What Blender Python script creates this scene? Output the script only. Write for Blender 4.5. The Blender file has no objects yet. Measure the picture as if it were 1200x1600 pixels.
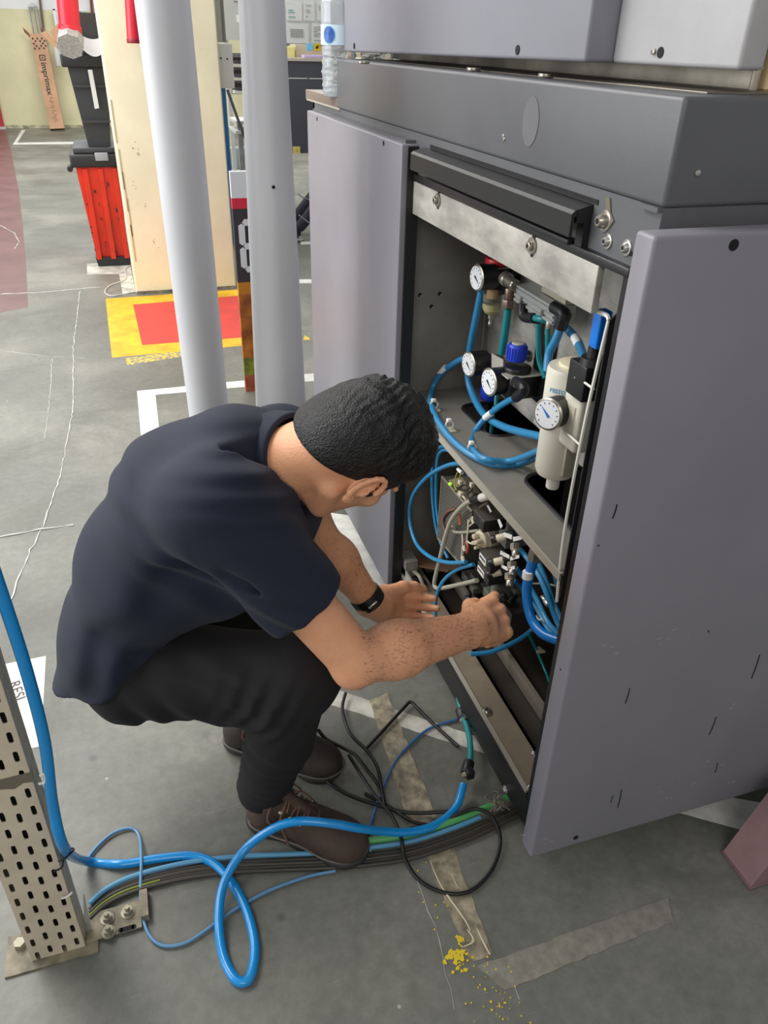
import bpy, bmesh, math, random
import numpy as np
from mathutils import Vector, Matrix
# ---------------------------------------------------------------- camera
FPX, CAMH = 1202.0, 1.55
def _u(v):
    v = np.array(v, float); return v / np.linalg.norm(v)
def _cv(px, py): return np.array([px - 600.0, 800.0 - py, -FPX])
_Z = -_u(_cv(543, 2761)); _L = _u(_cv(140, 50)); _Y = _u(_L - _Z * (_L @ _Z)); _X = np.cross(_Y, _Z)
RW = np.array([_X, _Y, _Z])          # world axes written in camera axes
CAM = np.array([0, 0, CAMH])
def ray(px, py): return _u(RW @ _cv(px, py))
def onz(px, py, z=0.0):
    d = ray(px, py); return tuple(CAM + d * ((z - CAMH) / d[2]))
def onx(px, py, x):
    d = ray(px, py); return tuple(CAM + d * (x / d[0]))
def ony(px, py, y):
    d = ray(px, py); return tuple(CAM + d * (y / d[1]))
S = bpy.context.scene
cam_d = bpy.data.cameras.new('camera'); cam = bpy.data.objects.new('camera', cam_d)
S.collection.objects.link(cam)
M3 = Matrix([list(RW[0]), list(RW[1]), list(RW[2])])
cam.matrix_world = Matrix.Translation((0, 0, CAMH)) @ M3.to_4x4()
cam_d.sensor_fit = 'VERTICAL'; cam_d.sensor_height = 36.0; cam_d.lens = 36.0 * FPX / 1600.0
cam_d.clip_start = 0.05; cam_d.clip_end = 100
S.camera = cam
# ---------------------------------------------------------------- world, lamps, exposure
W = bpy.data.worlds.new('hall_light'); S.world = W; W.use_nodes = True
W.node_tree.nodes['Background'].inputs[0].default_value = (0.93, 0.96, 1.0, 1)
W.node_tree.nodes['Background'].inputs[1].default_value = 0.38
def area(name, loc, rot, sx, sy, e, col=(1, 1, 1)):
    l = bpy.data.lights.new(name, 'AREA'); l.shape = 'RECTANGLE'; l.size = sx; l.size_y = sy
    l.energy = e; l.color = col
    o = bpy.data.objects.new(name, l); o.location = loc; o.rotation_euler = rot
    S.collection.objects.link(o); return o
area('ceiling_lamp_far', (-0.2, 11.0, 4.8), (0, 0, 0), 7, 6, 640, (1, 0.99, 0.96))
area('ceiling_lamp_middle', (-1.6, 5.2, 4.6), (0, 0, 0), 3, 4, 150, (1, 0.99, 0.97))
area('side_fill_left', (-5.5, 3.5, 2.4), (0, math.radians(-90), 0), 3.0, 6.0, 330, (0.97, 0.98, 1.0))  # unseen side light, added to brighten the pipes, his back and front panels
area('ceiling_lamp_left', (-1.7, 3.1, 3.5), (math.radians(-4), math.radians(-12), 0), 1.4, 2.6, 112, (1, 0.97, 0.92))
area('fill_behind_camera', (-0.9, -2.2, 3.0), (math.radians(62), 0, math.radians(-12)), 2.2, 1.4, 46, (1, 0.94, 0.87))  # unseen warm fill added behind the camera for side panel and arm
S.view_settings.view_transform = 'Standard'; S.view_settings.look = 'None'
S.view_settings.gamma = 1; S.view_settings.exposure = 0.0
S.view_settings.use_curve_mapping = False
# ---------------------------------------------------------------- materials
def lin(c):
    r = []
    for v in c[:3]:
        v = v / 255.0
        r.append(v / 12.92 if v <= 0.04045 else ((v + 0.055) / 1.055) ** 2.4)
    return (r[0], r[1], r[2], 1.0)
_m = {}
def mat(name, col, rough=0.5, metal=0.0, var=0.0, vscale=6.0, bump=0.0, bscale=60.0, col2=None,
        stretch=(1, 1, 1), trans=0.0, emit=None, estr=0.0, coat=0.0, thr=(0.35, 0.7), rvar=0.0, alpha=1.0):
    if name in _m: return _m[name]
    m = bpy.data.materials.new(name); m.use_nodes = True; nt = m.node_tree
    b = nt.nodes['Principled BSDF']
    b.inputs['Roughness'].default_value = rough; b.inputs['Metallic'].default_value = metal
    b.inputs['Base Color'].default_value = lin(col)
    b.inputs['Coat Weight'].default_value = coat
    if trans: b.inputs['Transmission Weight'].default_value = trans; b.inputs['IOR'].default_value = 1.33
    if emit: b.inputs['Emission Color'].default_value = lin(emit); b.inputs['Emission Strength'].default_value = estr
    if alpha < 1: b.inputs['Alpha'].default_value = alpha
    tc = nt.nodes.new('ShaderNodeTexCoord'); mp = nt.nodes.new('ShaderNodeMapping')
    mp.inputs['Scale'].default_value = stretch
    nt.links.new(tc.outputs['Object'], mp.inputs[0])
    if var > 0 or col2:
        n = nt.nodes.new('ShaderNodeTexNoise'); n.inputs['Scale'].default_value = vscale
        n.inputs['Detail'].default_value = 6; n.inputs['Roughness'].default_value = 0.6
        nt.links.new(mp.outputs[0], n.inputs['Vector'])
        r = nt.nodes.new('ShaderNodeValToRGB')
        r.color_ramp.elements[0].position = thr[0]; r.color_ramp.elements[1].position = thr[1]
        if col2 is None:
            a = tuple(max(0, c * (1 - var)) for c in col); z = tuple(min(255, c * (1 + var)) for c in col)
        else: a, z = col, col2
        r.color_ramp.elements[0].color = lin(a); r.color_ramp.elements[1].color = lin(z)
        nt.links.new(n.outputs['Fac'], r.inputs[0]); nt.links.new(r.outputs[0], b.inputs['Base Color'])
        if rvar:
            q = nt.nodes.new('ShaderNodeMapRange'); q.inputs[3].default_value = max(0, rough - rvar); q.inputs[4].default_value = min(1, rough + rvar)
            nt.links.new(n.outputs['Fac'], q.inputs[0]); nt.links.new(q.outputs[0], b.inputs['Roughness'])
    if bump > 0:
        n2 = nt.nodes.new('ShaderNodeTexNoise'); n2.inputs['Scale'].default_value = bscale; n2.inputs['Detail'].default_value = 4
        nt.links.new(mp.outputs[0], n2.inputs['Vector'])
        bp = nt.nodes.new('ShaderNodeBump'); bp.inputs['Strength'].default_value = bump; bp.inputs['Distance'].default_value = 0.004
        nt.links.new(n2.outputs['Fac'], bp.inputs['Height']); nt.links.new(bp.outputs[0], b.inputs['Normal'])
    _m[name] = m; return m
# ---------------------------------------------------------------- mesh helpers
class MB:
    def __init__(s): s.v = []; s.f = []
    def raw(s, vs, fs):
        n = len(s.v); s.v += [tuple(map(float, p)) for p in vs]; s.f += [tuple(i + n for i in f) for f in fs]; return s
    def box(s, a, b, c=0.0):
        x0, x1 = sorted((a[0], b[0])); y0, y1 = sorted((a[1], b[1])); z0, z1 = sorted((a[2], b[2]))
        if c <= 0:
            vs = [(x, y, z) for x in (x0, x1) for y in (y0, y1) for z in (z0, z1)]
            return s.raw(vs, [(0, 1, 3, 2), (4, 6, 7, 5), (0, 4, 5, 1), (2, 3, 7, 6), (0, 2, 6, 4), (1, 5, 7, 3)])
        bm = bmesh.new(); bmesh.ops.create_cube(bm, size=1)
        bmesh.ops.scale(bm, vec=(x1 - x0, y1 - y0, z1 - z0), verts=bm.verts)
        bmesh.ops.bevel(bm, geom=list(bm.edges), offset=c, segments=3, affect='EDGES', profile=0.5)
        bmesh.ops.translate(bm, vec=((x0 + x1) / 2, (y0 + y1) / 2, (z0 + z1) / 2), verts=bm.verts)
        bm.verts.index_update()
        s.raw([v.co[:] for v in bm.verts], [[v.index for v in f.verts] for f in bm.faces]); bm.free(); return s
    def rev(s, p0, p1, prof, seg=20, ell=1.0):
        # lathe: prof = [(t 0..1 along p0->p1, radius)]
        p0 = Vector(p0); p1 = Vector(p1); d = (p1 - p0); L = d.length; d.normalize()
        a = d.orthogonal().normalized() if abs(d.z) > .95 else d.cross(Vector((0, 0, 1))).normalized()
        b = d.cross(a); vs = []; fs = []
        for t, r in prof:
            for i in range(seg):
                w = 2 * math.pi * i / seg
                vs.append(p0 + d * (t * L) + a * (r * math.cos(w)) + b * (r * ell * math.sin(w)))
        for j in range(len(prof) - 1):
            for i in range(seg):
                k = (i + 1) % seg; fs.append((j * seg + i, j * seg + k, (j + 1) * seg + k, (j + 1) * seg + i))
        fs.append(tuple(range(seg - 1, -1, -1))); fs.append(tuple((len(prof) - 1) * seg + i for i in range(seg)))
        return s.raw(vs, fs)
    def cyl(s, p0, p1, r, r2=None, seg=20):
        return s.rev(p0, p1, [(0, r), (1, r if r2 is None else r2)], seg)
    def cylb(s, p0, p1, r, c=None, seg=24):
        L = (Vector(p1) - Vector(p0)).length; c = c or min(r * .18, L * .2); e = c / L
        return s.rev(p0, p1, [(0, r - c), (e * .3, r - c * .3), (e, r), (1 - e, r), (1 - e * .3, r - c * .3), (1, r - c)], seg)
    def tube(s, pts, r, seg=10, sub=8, closed=False, smooth=True):
        P = [Vector(p) for p in pts]
        if smooth and len(P) > 2:
            Q = []; n = len(P)
            for i in range(n if closed else n - 1):
                g = lambda k: P[k % n] if closed else P[min(max(k, 0), n - 1)]
                a, b, c, d = g(i - 1), g(i), g(i + 1), g(i + 2)
                for j in range(sub):
                    t = j / sub
                    Q.append(0.5 * ((2 * b) + (c - a) * t + (2 * a - 5 * b + 4 * c - d) * t * t + (3 * b - a - 3 * c + d) * t ** 3))
            if not closed: Q.append(P[-1])
            P = Q
        n = len(P); rr = r if callable(r) else (lambda t: r)
        vs = []; fs = []; up = None
        for i in range(n):
            t = (P[(i + 1) % n] - P[i - 1]) if closed or 0 < i < n - 1 else (P[1] - P[0] if i == 0 else P[-1] - P[-2])
            if t.length < 1e-9: t = Vector((0, 0, 1))
            t.normalize()
            if up is None: up = t.orthogonal().normalized()
            up = (up - t * up.dot(t)); up = up.normalized() if up.length > 1e-6 else t.orthogonal().normalized()
            w = t.cross(up); q = rr(i / max(1, n - 1))
            for k in range(seg):
                a = 2 * math.pi * k / seg; vs.append(P[i] + up * (q * math.cos(a)) + w * (q * math.sin(a)))
        m = n if closed else n - 1
        for i in range(m):
            for k in range(seg):
                j = (i + 1) % n; l = (k + 1) % seg; fs.append((i * seg + k, i * seg + l, j * seg + l, j * seg + k))
        if not closed:
            fs.append(tuple(range(seg - 1, -1, -1))); fs.append(tuple((n - 1) * seg + i for i in range(seg)))
        return s.raw(vs, fs)
    def prism(s, poly, off):
        # poly: 3d ring, extruded by the vector off
        n = len(poly); o = Vector(off); P = [Vector(p) for p in poly]
        vs = P + [p + o for p in P]
        fs = [tuple(range(n - 1, -1, -1)), tuple(range(n, 2 * n))] + [(i, (i + 1) % n, (i + 1) % n + n, i + n) for i in range(n)]
        return s.raw(vs, fs)
    def ball(s, c, r, seg=14, rings=8, sc=(1, 1, 1)):
        prof = [(0.5 - 0.5 * math.cos(math.pi * j / rings), max(1e-4, math.sin(math.pi * j / rings))) for j in range(rings + 1)]
        n0 = len(s.v); s.rev((0, 0, -1), (0, 0, 1), prof, seg)
        for i in range(n0, len(s.v)):
            x, y, z = s.v[i]; s.v[i] = (c[0] + x * r * sc[0], c[1] + y * r * sc[1], c[2] + z * r * sc[2])
        return s
    def mesh(s, name, ang=32):
        me = bpy.data.meshes.new(name); me.from_pydata(s.v, [], s.f)
        bm = bmesh.new(); bm.from_mesh(me); bmesh.ops.recalc_face_normals(bm, faces=bm.faces); bm.to_mesh(me); bm.free()
        if ang:
            for p in me.polygons: p.use_smooth = True
            me.set_sharp_from_angle(angle=math.radians(ang))
        return me
def link(name, me, m=None, parent=None):
    if m is not None and not me.materials: me.materials.append(m)
    o = bpy.data.objects.new(name, me); S.collection.objects.link(o)
    if parent is not None:
        o.parent = parent
        off = Vector(parent.location)
        q = parent.parent
        while q is not None:
            off = off + Vector(q.location); q = q.parent
        # meshes are written in world coordinates; move the data so that the child sits at the parent's origin
        if not me.get('local'):
            me.transform(Matrix.Translation(-off)); me['local'] = 1
    return o
def part(name, mb, m, parent=None, ang=32, label=None, kind=None):
    o = link(name, mb.mesh(name, ang), m, parent)
    if label: o['label'] = label
    if kind: o['kind'] = kind
    return o
def thing(name, label, cat, loc, group=None):
    o = bpy.data.objects.new(name, None); S.collection.objects.link(o); o.location = loc; o.empty_display_size = 0.05
    o['label'] = label; o['category'] = cat
    if group: o['group'] = group
    return o
def single(name, mb, m, label, cat, group=None, ang=32):
    # a one mesh thing; its origin goes to the middle of its footprint
    me = mb.mesh(name, ang); xs = np.array([v.co[:] for v in me.vertices])
    c = (xs.min(0) + xs.max(0)) / 2; c[2] = xs[:, 2].min()
    me.transform(Matrix.Translation(-Vector(c))); me.materials.append(m)
    o = bpy.data.objects.new(name, me); S.collection.objects.link(o); o.location = c
    o['label'] = label; o['category'] = cat
    if group: o['group'] = group
    return o
def struct(name, mb, m, ang=32):
    o = link(name, mb.mesh(name, ang), m); o['kind'] = 'structure'; return o
def text(name, s, origin, xdir, ydir, size, m, parent, lift=0.0006, sx=1.0, bold=0.0):
    cu = bpy.data.curves.new('t', 'FONT'); cu.body = s; cu.size = size; cu.offset = bold; cu.resolution_u = 3
    t = bpy.data.objects.new('t', cu); S.collection.objects.link(t)
    bpy.context.view_layer.update()
    me = bpy.data.meshes.new_from_object(t.evaluated_get(bpy.context.evaluated_depsgraph_get()))
    bpy.data.objects.remove(t)
    X = Vector(xdir).normalized(); Yv = Vector(ydir); Yv = (Yv - X * X.dot(Yv)).normalized(); N = X.cross(Yv)
    o3 = Vector(origin) + N * lift
    me.transform(Matrix(((X.x * sx, Yv.x, N.x, o3.x), (X.y * sx, Yv.y, N.y, o3.y), (X.z * sx, Yv.z, N.z, o3.z), (0, 0, 0, 1))))
    return link(name, me, m, parent)
V = Vector
def lerp(a, b, t): return tuple(a[i] + (b[i] - a[i]) * t for i in range(3))
# ================================================================ the hall
rnd = random.Random(7)
def floor_material():
    m = bpy.data.materials.new('worn_floor_paint'); m.use_nodes = True; nt = m.node_tree; b = nt.nodes['Principled BSDF']
    tc = nt.nodes.new('ShaderNodeTexCoord'); L = nt.links.new
    def noise(sc, det=6, rough=.6, vec=None, dist=0.0):
        n = nt.nodes.new('ShaderNodeTexNoise'); n.inputs['Scale'].default_value = sc; n.inputs['Detail'].default_value = det
        n.inputs['Roughness'].default_value = rough; n.inputs['Distortion'].default_value = dist
        L(vec or tc.outputs['Object'], n.inputs['Vector']); return n
    def ramp(src, stops):
        r = nt.nodes.new('ShaderNodeValToRGB'); e = r.color_ramp.elements
        e[0].position = stops[0][0]; e[0].color = stops[0][1]; e[1].position = stops[-1][0]; e[1].color = stops[-1][1]
        for p, c in stops[1:-1]: x = e.new(p); x.color = c
        L(src, r.inputs[0]); return r
    def mix(a, bb, f, mode='MIX'):
        x = nt.nodes.new('ShaderNodeMix'); x.data_type = 'RGBA'; x.blend_type = mode
        if isinstance(f, float): x.inputs[0].default_value = f
        else: L(f, x.inputs[0])
        L(a, x.inputs[6])
        if isinstance(bb, tuple): x.inputs[7].default_value = bb
        else: L(bb, x.inputs[7])
        return x.outputs[2]
    base = ramp(noise(1.1, 8, .62).outputs['Fac'], [(.3, lin((98, 99, 92))), (.5, lin((115, 116, 108))), (.66, lin((138, 137, 127)))])
    fine = ramp(noise(38, 6, .7).outputs['Fac'], [(.3, (.78, .78, .77, 1)), (.7, (1.1, 1.1, 1.1, 1))])
    c = mix(base.outputs[0], fine.outputs[0], 1.0, 'MULTIPLY')
    stain = ramp(noise(5.5, 8, .7, dist=.6).outputs['Fac'], [(.62, (0, 0, 0, 1)), (.72, (1, 1, 1, 1))])
    c = mix(c, lin((86, 86, 80)), mix(stain.outputs[0], (0, 0, 0, 1), .25))
    mp = nt.nodes.new('ShaderNodeMapping'); mp.inputs['Scale'].default_value = (1, 9, 1); mp.inputs['Rotation'].default_value = (0, 0, .5)
    L(tc.outputs['Object'], mp.inputs[0])
    for sc, rot in ((3.5, .5), (6.0, -1.1)):
        mp = nt.nodes.new('ShaderNodeMapping'); mp.inputs['Scale'].default_value = (1, 14, 1); mp.inputs['Rotation'].default_value = (0, 0, rot)
        L(tc.outputs['Object'], mp.inputs[0])
        s = ramp(noise(sc, 5, .75, mp.outputs[0], .3).outputs['Fac'], [(.66, (0, 0, 0, 1)), (.70, (1, 1, 1, 1))])
        c = mix(c, lin((165, 166, 160)), mix(s.outputs[0], (0, 0, 0, 1), .62))
    gr = ramp(noise(1.9, 9, .72, dist=.8).outputs['Fac'], [(.50, (0, 0, 0, 1)), (.66, (1, 1, 1, 1))])
    c = mix(c, lin((82, 82, 74)), mix(gr.outputs[0], (0, 0, 0, 1), .45))
    sm = ramp(noise(14, 7, .75, dist=1.2).outputs['Fac'], [(.66, (0, 0, 0, 1)), (.72, (1, 1, 1, 1))])
    c = mix(c, lin((66, 66, 60)), mix(sm.outputs[0], (0, 0, 0, 1), .5))
    v = nt.nodes.new('ShaderNodeTexVoronoi'); v.inputs['Scale'].default_value = 9; L(tc.outputs['Object'], v.inputs['Vector'])
    sp = ramp(v.outputs['Distance'], [(.025, (1, 1, 1, 1)), (.045, (0, 0, 0, 1))])
    c = mix(c, lin((190, 190, 182)), mix(sp.outputs[0], (0, 0, 0, 1), .3))
    v = nt.nodes.new('ShaderNodeTexVoronoi'); v.inputs['Scale'].default_value = 6.3; L(tc.outputs['Object'], v.inputs['Vector'])
    n5 = noise(20, 3)
    sp = ramp(v.outputs['Distance'], [(.04, (1, 1, 1, 1)), (.09, (0, 0, 0, 1))])
    c = mix(c, lin((62, 62, 58)), mix(sp.outputs[0], (0, 0, 0, 1), .5))
    L(c, b.inputs['Base Color'])
    rg = nt.nodes.new('ShaderNodeMapRange'); rg.inputs[3].default_value = .3; rg.inputs[4].default_value = .62
    L(noise(3, 5).outputs['Fac'], rg.inputs[0]); L(rg.outputs[0], b.inputs['Roughness'])
    bp = nt.nodes.new('ShaderNodeBump'); bp.inputs['Strength'].default_value = .18; bp.inputs['Distance'].default_value = .002
    L(noise(55, 6, .7).outputs['Fac'], bp.inputs['Height']); L(bp.outputs[0], b.inputs['Normal'])
    return m
FLM = floor_material()
fl = struct('floor', MB().box((-7, -3, -.1), (9, 17.2, 0)), FLM, 0)
cream = mat('cream_wall_paint', (214, 209, 170), .75, var=.05, vscale=1.2, bump=.05)
wup = mat('white_wall_paint', (222, 222, 222), .8, var=.03, vscale=1)
wb = struct('wall_back', MB().box((-7, 17.15, 0), (9, 17.35, 1.86)), cream, 0)
part('upper_wall', MB().box((-7, 17.15, 1.86), (9, 17.35, 5.2)), wup, wb, 0, label='white painted upper part')
part('wall_skirt', MB().box((-1.70, 17.135, 0), (0.6, 17.15, .05)), mat('dirty_cream', (170, 165, 138), .8, var=.25, vscale=9), wb, 0)
dr = struct('door_1', MB().box((-3.2, 17.06, 0), (-1.735, 17.14, 2.3)), mat('red_door', (168, 42, 48), .5), 0)
part('door_threshold', MB().box((-3.2, 16.98, 0), (-1.70, 17.06, .035)), mat('pale_metal', (190, 190, 188), .4, .3), dr, 0)
# thick paint and tape on the floor: thin raised films
def film(name, pix, m, label, cat='floor tape', t=.0012, z=0.0, group=None, ragged=0.0, parent=None, seed=1):
    r = random.Random(seed); P = [V(onz(x, y, z)) for x, y in pix]
    if ragged:
        Q = []
        for i in range(len(P)):
            a, b = P[i], P[(i + 1) % len(P)]; n = max(2, int((b - a).length / .02))
            for k in range(n): Q.append(a.lerp(b, k / n) + V((r.uniform(-1, 1), r.uniform(-1, 1), 0)) * ragged)
        P = Q
    mb = MB().prism(P, (0, 0, t))
    if parent is not None: return part(name, mb, m, parent, 0, label=label)
    return single(name, mb, m, label, cat, group, 0)
tapew = mat('white_floor_tape', (215, 215, 208), .55, var=.10, vscale=14, bump=.1)
tapew2 = mat('dirty_white_tape', (186, 184, 174), .6, var=.22, vscale=11)
tapeb = mat('dirty_brown_tape', (150, 141, 120), .55, var=.28, vscale=24, bump=.2)
yel = mat('yellow_floor_paint', (228, 178, 30), .5, var=.12, vscale=8)
red = mat('red_floor_paint', (208, 58, 52), .5, var=.06, vscale=8)
film('floor_zone_marking', [(165, 467), (378, 452), (382, 540), (175, 559)], yel, 'yellow rectangle painted on floor at foot of cream pillar', 'floor marking', t=.0008)
film('floor_zone_marking', [(208, 476), (374, 462), (381, 527), (222, 539)], red, 'red rectangle painted inside the yellow rectangle by the pillar', 'floor marking', t=.0005, z=.0012)
film('yellow_paint_flake', [(196, 560), (282, 548), (284, 557), (199, 571)], mat('worn_yellow', (222, 190, 70), .6, col2=(128, 128, 118), vscale=40, thr=(.45, .55)), 'worn strip of yellow paint below yellow rectangle', 'floor marking', t=.0005)
film('bracket_tape', [(214, 611), (388, 594), (390, 604), (243, 617), (252, 700), (222, 700)], tapew, 'white L-shaped tape corner on floor left of the pipes', t=.0008)
film('corner_tape', [(136, 412), (202, 410), (204, 417), (212, 456), (192, 462), (186, 428), (136, 429)], tapew2, 'dirty white tape corner under the red crate')
film('floor_tape', [(20, 226), (34, 203), (40, 203), (27, 223), (140, 221), (140, 225)], tapew, 'far white tape corner on floor near leaning carton')
for (pp, lb) in (([(470, 377), (520, 377), (520, 381), (470, 382)], 'farthest white line on floor between white pipe and cabinet'),
                 ([(455, 437), (530, 436), (530, 442), (455, 443)], 'white floor line second farthest between white pipe and cabinet'),
                 ([(455, 586), (520, 582), (520, 594), (455, 598)], 'nearest white floor line between white pipe and cabinet'),
                 ([(476, 524), (483, 528), (484, 531), (474, 531)], None)):
    if lb: film('floor_line', pp, tapew, lb, 'floor line')
    else: film('yellow_floor_mark', pp, yel, 'tiny yellow triangle mark on floor right of white pipe', 'floor marking')
film('floor_tape', [(505, 800), (548, 806), (640, 935), (600, 938)], tapew, 'white floor tape seen below the man\'s chin beside grey front panel')
film('floor_tape', [(505, 1098), (515, 1074), (780, 1163), (760, 1178), (735, 1170)], tapew2, 'dirty white tape strip under the man\'s elbow running to the cabinet base', ragged=.0015)
film('floor_tape', [(1055, 1268), (1120, 1242), (1260, 1268), (1260, 1325)], tapew, 'clean white tape strip under the grey side panel')
film('brown_tape', [(577, 1095), (605, 1083), (688, 1292), (640, 1292)], tapeb, 'grimy brown tape crossing the cables beside the brown shoe', z=.0014, ragged=.002)
film('brown_tape', [(664, 1332), (708, 1326), (768, 1488), (735, 1506)], tapeb, 'grimy torn brown tape below the cable bundle', ragged=.003, seed=4)
film('clear_tape', [(745, 1510), (1043, 1402), (1052, 1440), (790, 1548)], mat('old_clear_tape', (122, 120, 110), .4, var=.1, vscale=40, col2=(150, 147, 135)), 'worn translucent tape band on floor bottom right', ragged=.002, seed=9)
red_refl = film('red_door_reflection', [(-30, 202), (10, 200), (30, 300), (40, 400), (44, 480), (-60, 500)], mat('red_reflection_tint', (112, 84, 82), .4, var=.10, vscale=3), 'red reflection of the door painted on floor at the left edge', 'floor marking', t=.0004, ragged=.002)  # reflection of the red door, laid on the floor as a tinted film
# curled torn tape edges
mb = MB()
for pts in ([(672, 1345), (690, 1385), (725, 1435), (735, 1455)], [(730, 1452), (740, 1470), (722, 1480)], [(745, 1450), (757, 1475), (766, 1492)], [(705, 1365), (716, 1388)]):
    mb.tube([onz(x, y, .006) for x, y in pts], lambda t: .0022 * (1 - abs(2 * t - 1) * .6), 6, 5)
single('torn_tape_curls', mb, mat('curled_tape', (205, 195, 165), .6), 'curled torn tape edges on brown tape below cables', 'torn tape')
ch = MB()
for i in range(110):
    g = rnd.random()
    if g < .45: x, y = rnd.gauss(716, 9), rnd.gauss(1494, 11)
    elif g < .7: x, y = rnd.gauss(770, 22), rnd.gauss(1570, 25)
    else: t = rnd.random(); x, y = 655 + 130 * t + rnd.gauss(0, 14), 1350 + 230 * t + rnd.gauss(0, 8)
    c = V(onz(x, y)); k = rnd.uniform(.002, .006) * (1.1 if g < .45 else .5); c.z += rnd.uniform(0, .0012); a = rnd.uniform(0, 6)
    ch.prism([c + V((math.cos(a + w) * k * rnd.uniform(.5, 1.3), math.sin(a + w) * k * rnd.uniform(.5, 1.3), .0003)) for w in (0, 1.2, 2.3, 3.6, 4.9)], (0, 0, .0006))
o = single('yellow_paint_chips', ch, mat('chip_yellow', (222, 196, 50), .6), 'scattered yellow paint chips on floor at bottom centre', 'paint chips', None, 0); o['kind'] = 'stuff'
# white crack lines
ck = MB()
def wig(pts, w, sd):
    r = random.Random(sd); P = [V(onz(x, y, .0004)) for x, y in pts]; Q = []
    for a, b in zip(P, P[1:]):
        n = max(2, int((b - a).length / .03))
        for k in range(n): Q.append(a.lerp(b, k / n) + V((r.gauss(0, .002), r.gauss(0, .002), 0)))
    ck.tube(Q, lambda t: w * r.uniform(.3, 1.2), 4, 1, smooth=False)
wig([(125, 455), (115, 540), (114, 640), (95, 740), (70, 815), (30, 900), (8, 960)], .0034, 1)
wig([(0, 460), (70, 457), (125, 452), (165, 448)], .006, 2)
wig([(0, 840), (60, 828), (130, 818)], .005, 3)
wig([(0, 548), (70, 556), (140, 560)], .0012, 4); wig([(0, 352), (22, 364), (30, 378), (22, 390)], .004, 5)
wig([(82, 560), (78, 620), (70, 690)], .002, 6); wig([(652, 1375), (680, 1450), (718, 1600)], .0008, 7); wig([(800, 1530), (822, 1600)], .001, 8)
o = part('floor_cracks', ck, mat('pale_filler', (196, 196, 190), .8), fl, 0, label='pale filled cracks and scratches'); o['kind'] = 'stuff'
# floor label with lettering
fl_l = single('floor_label', MB().prism([V(onz(1, 1039, .0003)), V(onz(72, 1025, .0003)), V(onz(64, 1166, .0003)), V(onz(1, 1039, .0003)) + V(onz(64, 1166, .0003)) - V(onz(72, 1025, .0003))], (0, 0, .0006)), tapew, 'white floor label with grey lettering beside the perforated post', 'label', None, 0)
a0 = V(onz(14, 1068)); a1 = V(onz(31, 1118)); up = V(onz(29, 1064)) - a0
t = text('lettering', 'RESÍ', a0 + V((0, 0, .0012)), a1 - a0, up, .040, mat('grey_ink', (70, 66, 64), .7), None, .0002, 1.15)
t.parent = fl_l; t.data.transform(Matrix.Translation(-fl_l.location))
# pillar ------------------------------------------------------------
pil = struct('trim_1', MB().box((.051, 5.62, 0), (.747, 6.25, 4.5), .012), mat('cream_pillar_paint', (246, 238, 206), .5, var=.03, vscale=3, bump=.04), 32)
pil['label'] = 'cream painted square pillar'
wr = MB()
for (x, y, s) in ((205, 228, .03), (215, 238, .025), (222, 318, .02), (238, 378, .018), (248, 382, .012), (210, 292, .02), (236, 422, .01), (318, 80, .012), (318, 88, .01), (352, 425, .014), (350, 340, .008), (237, 448, .012)):
    for k in range(4):
        c = V(ony(x + rnd.gauss(0, 4), y + rnd.gauss(0, 4), 5.6185)); q = s * rnd.uniform(.1, .3)
        wr.prism([c + V((math.cos(w) * q * rnd.uniform(.6, 1.3), 0, math.sin(w) * q * rnd.uniform(.5, 1.2))) for w in (0, 1.3, 2.4, 3.7, 5)], (0, .001, 0))
for (x, y) in ((190, 265), (196, 300), (203, 340), (178, 190), (208, 380)):
    wr.box(V(ony(x, y, 5.6175)) - V((.004, 0, .12)), V(ony(x, y, 5.6175)) + V((.004, .002, .12)))
o = part('scuff_marks', wr, mat('scuff_grey', (196, 182, 148), .8), pil, 0); o['kind'] = 'stuff'
part('dirt_edge', MB().box((.055, 5.616, 0), (.743, 5.62, .02)), mat('dirt', (120, 112, 95), .9, var=.3, vscale=20), pil, 0)
# wire at pillar foot
single('thin_white_wire', MB().tube([onz(x, y, .005) for x, y in ((212, 412), (196, 420), (196, 436), (172, 446), (164, 456), (176, 462), (215, 455))], .004, 6), mat('wire_white', (200, 200, 195), .5), 'loose pale wire curled on floor at the pillar foot', 'wire')
# ================================================================ far background
cardb = mat('corrugated_cardboard', (190, 150, 118), .8, var=.06, vscale=4, bump=.05, bscale=200)
ink = mat('black_ink', (52, 46, 44), .7)
# leaning carton
A = V((-.93, 16.75, .0)); B = V((-1.0, 17.1, 1.48))
ct = thing('long_carton', 'long upright cardboard carton with dark lettering leaning on yellow wall', 'carton', A)
ax = (B - A).normalized(); wd = V((1, 0, 0)); wd = (wd - ax * ax.dot(wd)).normalized(); th = ax.cross(wd) * -1
def slab(o3, w0, w1, h0, h1, t0, t1):
    q = [o3 + wd * w + ax * h + th * t for t in (t0, t1) for (w, h) in ((w0, h0), (w1, h0), (w1, h1), (w0, h1))]
    return MB().raw(q, [(0, 1, 2, 3), (7, 6, 5, 4), (0, 4, 5, 1), (1, 5, 6, 2), (2, 6, 7, 3), (3, 7, 4, 0)])
if th.y > 0: th = -th
part('body', slab(A, 0, .25, 0, 1.50, 0, .16), cardb, ct, 0)
for k, (a, b) in enumerate(((-.09, .03), (.2, .34))):
    part('flap', MB().prism([A + wd * a + ax * 1.56 + th * .02, A + wd * (a + .13) + ax * 1.42 + th * .02, A + wd * (a + .13) + ax * 1.46 + th * .14, A + wd * a + ax * 1.6 + th * .14], ax * .012), cardb, ct, 0)
pat = MB()
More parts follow.
